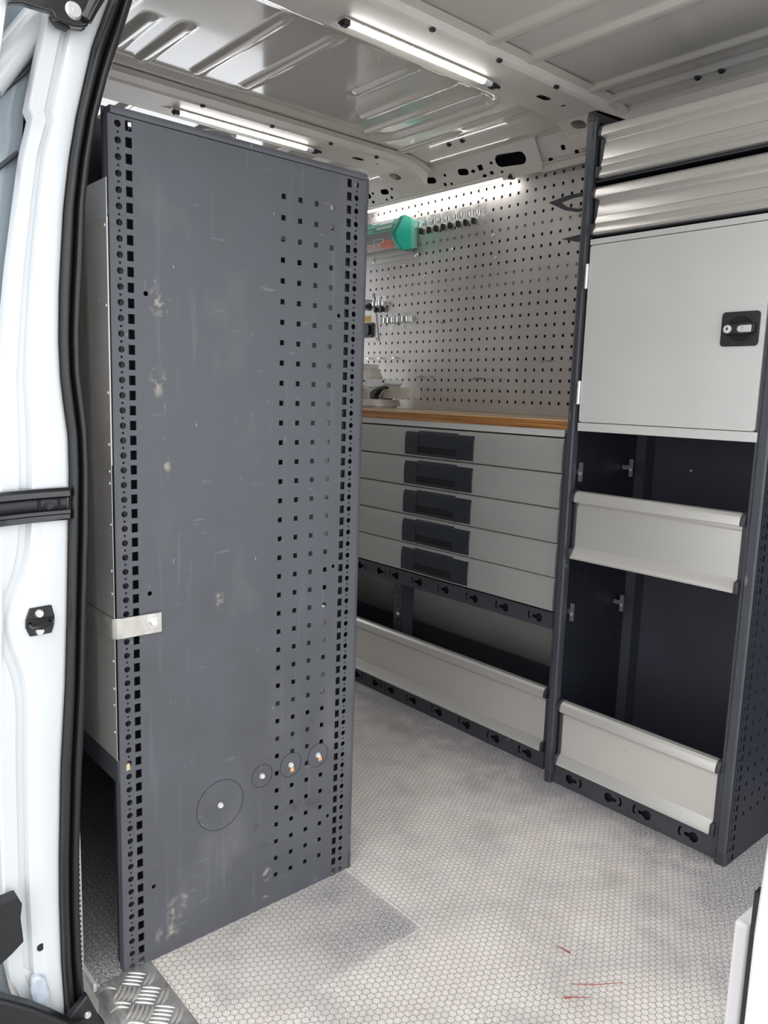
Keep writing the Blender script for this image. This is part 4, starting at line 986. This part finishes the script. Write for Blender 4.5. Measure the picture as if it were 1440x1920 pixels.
# long chrome holder
lh = thing('chrome_holder', 'long shiny chrome tool holder on two small plates below the single clips', 'tool holder', (-1.2, YB, 1.38))
MB().plate(rrect(-1.145, 1.378, .060, .062, .004), [ccw(circ(-1.165, 1.398, .003, 8)), ccw(circ(-1.125, 1.398, .003, 8))], lambda u, v, d: (u, YB-.0005-d, v), .0015).build('mounting_plate', M_CHROME, lh)
MB().plate(rrect(-1.238, 1.376, .026, .062, .004), [ccw(circ(-1.238, 1.398, .003, 8))], lambda u, v, d: (u, YB-.0005-d, v), .0015).build('mounting_plate', M_CHROME, lh)
for k, xk in enumerate((-1.278, -1.252, -1.226, -1.192, -1.162, -1.134)):
    pth = [(xk-.012, -.003), (xk-.013, -.014), (xk-.007, -.022), (xk+.007, -.022), (xk+.013, -.014), (xk+.012, -.003)]
    secs = [[(a, YB+b, 1.372), (a, YB+b, 1.392), (a, YB+b+.0012, 1.392), (a, YB+b+.0012, 1.372)] for a, b in pth]
    MB().strip(secs, closed=True, caps=True).build('spring_loop', M_BRIGHT, lh, sharp=50)
# three little hooks
for k, x in enumerate((-1.374, -1.299, -1.204)):
    o = MB().tube([(x-.010, YB, 1.229), (x-.009, YB-.012, 1.228), (x, YB-.018, 1.226), (x+.012, YB-.018, 1.2275)], .0035, 8).build('small_hook', M_BRIGHT)
    tag(o, ['small bright hook above the vise, nearest the graphite panel', 'small bright hook above the vise, middle of three', 'small bright hook above the vise, farthest from the panel'][k], 'hook', 'small hooks on the board')
PLS = 1.6905
# switch plate
sw = thing('switch_panel', 'aluminium switch plate with black rocker and yellow label on the board', 'switch panel', (-1.40, PLS, 1.40))
MB().prism([(-1.50, 1.502), (-1.360, 1.502), (-1.318, 1.299), (-1.50, 1.299)], lambda a, b, d: (a, d, b), PLS-.004, PLS-.0008).build('plate', M_PEG, sw)
MB().prism(rrect(-1.388, 1.348, .074, .062, .010), lambda a, b, d: (a, d, b), PLS-.012, PLS-.004).build('switch_frame', M_BLACK, sw, bevel=.003)
MB().prism(rrect(-1.388, 1.349, .040, .044, .008), lambda a, b, d: (a, d, b), PLS-.020, PLS-.012).build('rocker', M_BLACK, sw, bevel=.004)
lb_ = MB().box(-1.436, -1.372, PLS-.0052, PLS-.004, 1.383, 1.410).build('warning_label', M_YEL, sw)
MB().box(-1.430, -1.378, PLS-.0056, PLS-.0051, 1.396, 1.398).box(-1.430, -1.378, PLS-.0056, PLS-.0051, 1.390, 1.391).build('label_lines', mat('brown_print', (.25, .15, .02), .6), lb_)
for x in (-1.386, -1.432): MB().cyl((x, PLS-.004, 1.446), (0, -1, 0), .016, .006, 20).cyl((x, PLS-.010, 1.446), (0, -1, 0), .010, .002, 16).build('socket', M_BLACK, sw)
MB().tube([(-1.432, PLS-.012, 1.446), (-1.40, PLS-.028, 1.450), (-1.385, PLS-.032, 1.462), (-1.36, PLS-.030, 1.466), (-1.345, PLS-.026, 1.464)], [.006, .008, .012, .008, .005], 12).build('plug', M_BRIGHT, sw)
for x, z in ((-1.366, 1.493), (-1.333, 1.310)): MB().dome((x, PLS-.004, z), (0, -1, 0), .006, .004).build('screw', M_CHROME, sw)
# flat dark pointed brackets half hidden by the cabinet post
o = MB().plate([(-.404, 1.710), (-.33, 1.720), (-.06, 1.722), (-.06, 1.660), (-.29, 1.664), (-.335, 1.676)], [ccw([(-.352, 1.702), (-.31, 1.709), (-.10, 1.709), (-.10, 1.672), (-.285, 1.673), (-.330, 1.686)])], lambda u, v, d: (u, 1.62-d, v), .004).box(-.10, -.07, 1.62, 1.6885, 1.68, 1.70).build('pointed_bracket', M_FRAME)
tag(o, 'dark pointed steel bracket with a cut-out, behind the cabinet post', 'bracket', 'dark pointed brackets')
o = MB().plate([(-.343, 1.588), (-.20, 1.598), (-.06, 1.600), (-.06, 1.558), (-.24, 1.562)], [], lambda u, v, d: (u, 1.62-d, v), .004).box(-.10, -.07, 1.62, 1.6885, 1.57, 1.59).build('pointed_bracket', M_FRAME)
tag(o, 'dark solid pointed steel bracket just below the one with a cut-out', 'bracket', 'dark pointed brackets')

# bench vise
vs_ = thing('bench_vise', 'grey cast bench vise bolted to the left end of the worktop', 'vise', (-1.12, 1.55, 1.019))
YV = 1.55
E_ = lambda p, m, nm, y0, y1, bev=.003: MB().prism(p, lambda a, b, d: (a, d, b), y0, y1).build(nm, m, vs_, bevel=bev, seg=2)
MB().cyl((-1.155, YV, 1.0190), (0, 0, 1), .082, .010, 32).cyl((-1.16, YV, 1.029), (0, 0, 1), .100, .008, 36, .100).cyl((-1.16, YV, 1.037), (0, 0, 1), .098, .018, 36, .092).build('swivel_base', M_GREYST, vs_, sharp=30)
E_([(-1.03, 1.0192), (-1.10, 1.0192), (-1.10, 1.024), (-1.03, 1.0225)], M_BRIGHT, 'base_flange', YV-.05, YV+.03, .001)
E_([(-1.214, 1.055), (-1.110, 1.055), (-1.065, 1.100), (-1.062, 1.118), (-1.195, 1.118)], M_GREYST, 'body', YV-.035, YV+.045)
E_([(-1.192, 1.115), (-1.186, 1.132), (-1.060, 1.134), (-1.050, 1.118), (-1.075, 1.103), (-1.165, 1.103)], M_LENS, 'anvil', YV-.045, YV+.045)
E_([(-1.290, 1.100), (-1.205, 1.100), (-1.172, 1.135), (-1.190, 1.165), (-1.208, 1.178), (-1.275, 1.172), (-1.30, 1.15)], M_GREYST, 'fixed_jaw', YV-.030, YV+.05, .008)
E_([(-1.29, 1.172), (-1.236, 1.174), (-1.236, 1.197), (-1.29, 1.197)], M_CHROME, 'jaw_insert', YV-.045, YV+.055, .001)
E_([(-1.235, 1.176), (-1.209, 1.178), (-1.209, 1.195), (-1.235, 1.196)], M_GREYST, 'jaw_cheek', YV-.03, YV+.05, .001)
E_([(-1.32, 1.058), (-1.216, 1.058), (-1.205, 1.098), (-1.32, 1.100)], M_GREYST, 'slide_bar', YV-.05, YV+.02)
hp_ = [(-1.128, 1.0565), (-1.098, 1.0565), (-1.096, 1.072), (-1.080, 1.088), (-1.055, 1.096), (-1.040, 1.096), (-1.038, 1.106), (-1.072, 1.105), (-1.105, 1.095), (-1.128, 1.083)]
E_(hp_, M_BLACK, 'clamp_lever', YV-.062, YV-.040, .002)
E_([(-1.090, 1.060), (-.930, 1.060), (-.930, 1.098), (-.936, 1.104), (-1.075, 1.104)], M_GREYST, 'rear_arm', YV-.030, YV+.030, .003)
MB().cyl((-1.185, YV-.045, 1.126), (0, -1, 0), .004, .003, 10).cyl((-1.066, YV-.045, 1.125), (0, -1, 0), .004, .003, 10).build('bolt', M_BLACK, vs_)

# ------------------------------------------------------------------ tall shelving unit (right)
YR = 1.2205
un = thing('shelving_unit', 'tall graphite shelving unit with aluminium tray fronts on the far wall', 'shelving unit', (.28, 1.40, 0))
def side(x, name, front):
    mb = MB(); T = lambda u, v, d: (x+d, u, v); ZT2 = 1.785; Y1 = 1.62
    zz = [0.012 + .02497*i for i in range(71)]
    cc = []
    for z in zz:
        cc.append((z-.0085, z+.0085, ('c', 1.2385, z, .0045)))
        if z < 1.76: cc.append((z+.0085, z+.0165, ('c', 1.2385, z+.0125, .0018)))
    column(mb, 1.226, 1.2475, 0, ZT2, cc, T, .002)
    column(mb, 1.2475, 1.2655, 0, ZT2, [(z-.0124, z+.0124, ('r', 1.2565, z, .0092, .0150)) for z in zz], T, .002)
    column(mb, 1.2655, 1.274, 0, ZT2, [], T, .002)
    for k in range(7):
        uc = 1.293 + .0388*k
        column(mb, uc-.0194, uc+.0194, 0, ZT2, [(z-.018, z+.018, ('r', uc, z, .0085, .0105)) for z in [.111+.0379*i for i in range(43)]], T, .002)
    u2 = 1.293 + .0388*6.5
    column(mb, u2, Y1-.04, 0, ZT2, [], T, .002)
    column(mb, Y1-.04, Y1-.018, 0, ZT2, [(z-.0124, z+.0124, ('r', Y1-.029, z, .0112, .0150)) for z in zz], T, .002)
    column(mb, Y1-.018, Y1, 0, ZT2, [], T, .002)
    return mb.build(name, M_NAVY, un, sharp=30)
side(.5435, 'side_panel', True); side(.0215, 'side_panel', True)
MB().box(.0150, .0170, 1.226, 1.62, 0, 1.785).build('side_skin', M_FRAME, un)
def post_(x0, x1, nm='front_post'):
    sec = [(x0, 1.238), (x0, 1.2245), (x0+.004, 1.2205), (x1-.004, 1.2205), (x1, 1.2245), (x1, 1.238), (x1-.003, 1.240), (x0+.003, 1.240)]
    MB().prism(sec, lambda a, b, d: (a, b, d), .030, 1.775).build(nm, M_FRAME, un, sharp=25)
    c_ = ((x0+x1)/2, 1.230)
    MB().prism([(c_[0]+(a-c_[0])*1.08, c_[1]+(b-c_[1])*1.08) for a, b in sec], lambda a, b, d: (a, b, d), 0.0, .031).build('post_foot', M_CAPS, un, sharp=25)
    MB().prism([(1.219, 1.765), (1.2195, 1.782), (1.226, 1.7915), (1.24, 1.794), (1.50, 1.812), (1.50, 1.790), (1.25, 1.765)], lambda a, b, d: (d, a, b), x0-.001, x1+.001).build('post_cap', M_CAPS, un, bevel=.003)
post_(.0180, .0380); post_(.5180, .5425)
MB().box(.038, .044, 1.224, 1.236, .03, 1.775).build('post_flange', M_FRAME, un); MB().box(.5115, .518, 1.226, 1.236, .03, 1.775).build('post_flange', M_FRAME, un)
MB().box(.018, .545, 1.612, 1.616, 0, 1.62).build('back_panel', M_NAVYLIT, un)
MB().box(.0215, .050, 1.562, 1.567, 0, 1.5).box(.050, .053, 1.562, 1.612, 0, 1.5).build('rear_post', M_FRAME, un)
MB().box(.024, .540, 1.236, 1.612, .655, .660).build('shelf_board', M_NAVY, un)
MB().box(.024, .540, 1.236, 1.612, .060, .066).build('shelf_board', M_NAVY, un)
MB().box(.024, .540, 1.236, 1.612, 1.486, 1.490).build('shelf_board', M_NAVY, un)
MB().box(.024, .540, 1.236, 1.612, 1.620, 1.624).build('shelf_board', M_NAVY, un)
MB().box(.050, .5115, 1.230, 1.236, 1.6175, 1.6215).build('shelf_edge', M_FRAME, un)
key_rail(.038, .518, .003, .0575, 1.2335, [(.093, -1), (.218, -1), (.331, 1), (.457, 1)], un)
tray_front(.0605, .5015, .066, .2500, YR+.004, un); tray_front(.0595, .5005, .6535, .8360, YR+.004, un)
tray_front(.0600, .5005, 1.4885, 1.6055, YR+.004, un, tall=False); tray_front(.0660, .5005, 1.6245, 1.7510, YR+.004, un, tall=False)
for y, z in ((1.245, .885), (1.490, .887), (1.250, .498), (1.497, .486)):
    b = MB().box(.0240, .052, y, y+.004, z-.006, z+.006).box(.048, .060, y-.003, y, z-.025, z+.025).build('angle_tab', M_STEELDK, un)
    MB().cyl((.056, y-.003, z-.004), (0, -1, 0), .005, .005, 6).build('tab_bolt', M_CHROME, b)
MB().dome((.17, 1.612, .885), (0, -1, 0), .0045, .003).build('screw', M_CHROME, un)
MB().box(.10, .15, 1.54, 1.60, .640, .652).build('tray_clip', M_CHROME, un, bevel=.003)
# closed cupboard hung inside the unit
cu = thing('steel_cupboard', 'silver-grey steel cupboard with black twist latch hung in the shelving unit', 'cupboard', (.285, 1.42, .995))
MB().box(.050, .516, 1.2355, 1.60, .9960, 1.4775).build('body', M_SILVER, cu, bevel=.001)
MB().box(.0505, .5165, 1.2205, 1.2355, 1.4645, 1.4785).build('top_edge', M_SILVER, cu, bevel=.0012)
MB().box(.0500, .5160, 1.2205, 1.2355, .9945, 1.0165).build('sill', M_SILVER, cu, bevel=.0012)
MB().box(.506, .5165, 1.2325, 1.2350, 1.0165, 1.4645).build('door_gap', M_SHADE, cu)
dr = MB().prism(rrect(.2815, 1.2405, .4570, .4440, .006), lambda a, b, d: (a, d, b), 1.2195, 1.2335).build('door', M_SILVER, cu, bevel=.0015)
for z0, z1 in ((1.357, 1.418), (1.064, 1.124)):
    b = MB().cyl((.0490, 1.2170, z0), (0, 0, 1), .0042, z1-z0, 12).box(.0490, .0520, 1.2175, 1.2215, z0+.004, z1-.004).build('hinge', M_CHROME, dr)
YL = 1.2195
lt = MB().prism(rrect(.4575, 1.2395, .084, .0745, .008), lambda a, b, d: (a, d, b), YL-.0035, YL).build('latch_plate', M_BLACK, dr, bevel=.0015)
def ringm(r0, r1, h):
    secs = [[(.4595+r*math.cos(2*PI*k/32), y, 1.2395+r*math.sin(2*PI*k/32)) for k in range(32)] for r, y in ((r0, YL-.0035), (r0, YL-h), (r1, YL-h), (r1, YL-.0035))]
    return MB().strip(secs, closed=True, smooth=True)
ringm(.0285, .0320, .0055).build('latch_ring', M_BLACK, dr, sharp=40)
MB().cyl((.4595, YL-.0034, 1.2395), (0, -1, 0), .0275, .0004, 32).build('latch_dish', M_SHADE, dr)
MB().prism([(.4250, 1.2290), (.4250, 1.2500), (.4320, 1.2530), (.4450, 1.2500), (.4640, 1.2515), (.4840, 1.2525), (.4930, 1.2490), (.4930, 1.2320), (.4840, 1.2275), (.4640, 1.2265), (.4450, 1.2285), (.4320, 1.2260)], lambda a, b, d: (a, d, b), YL-.0130, YL-.0035).build('latch_handle', M_BLACK, dr, bevel=.003, seg=3)
MB().cyl((.4345, YL-.0130, 1.2390), (0, -1, 0), .0092, .0022, 24, .0082).build('key_cylinder', M_BOLT, dr)
MB().cyl((.4345, YL-.0152, 1.2390), (0, -1, 0), .0028, .0004, 14).box(.4336, .4354, YL-.0157, YL-.0151, 1.2385, 1.2440).build('keyway', M_FRAME, dr)
MB().prism([(.4560, 1.2385), (.4580, 1.2435), (.4630, 1.2460), (.4860, 1.2465), (.4875, 1.2450), (.4875, 1.2330), (.4860, 1.2315), (.4630, 1.2315), (.4580, 1.2340)], lambda a, b, d: (a, d, b), YL-.0142, YL-.0130).build('handle_badge', M_ALU, dr)
mb = MB()
for dx, dz in ((0, .0045), (.0025, .004), (0, .0018), (.0025, .0015), (-.0005, -.0028), (.0025, -.0022), (-.001, -.0048), (.0022, -.0045)):
    mb.box(.4660+dx, .4660+dx+.0009, YL-.0145, YL-.0142, 1.2388+dz, 1.2388+dz+.0012)
mb.build('badge_marks', M_INK, dr)

# red-brown twigs lying on the floor
M_TWIG = mat('red_brown_twig', (0.32, 0.07, 0.05), 0.6)
for k, pts in enumerate(([(.456, .688), (.473, .693), (.487, .694)], [(.536, .626), (.565, .658), (.597, .707)], [(.551, .590), (.559, .602), (.580, .627)])):
    o = MB().tube([(x, y, .0016) for x, y in pts], ([.0005, .0009, .0020], [.0004, .0008, .0005], [.0022, .0010, .0005])[k], 6).build('twig', M_TWIG)
    tag(o, ['thin red-brown twig on the hexagon floor, farthest into the van', 'longest red-brown twig on the hexagon floor, middle of three', 'short red-brown twig on the hexagon floor nearest the door'][k], 'twig', 'twigs on the floor')
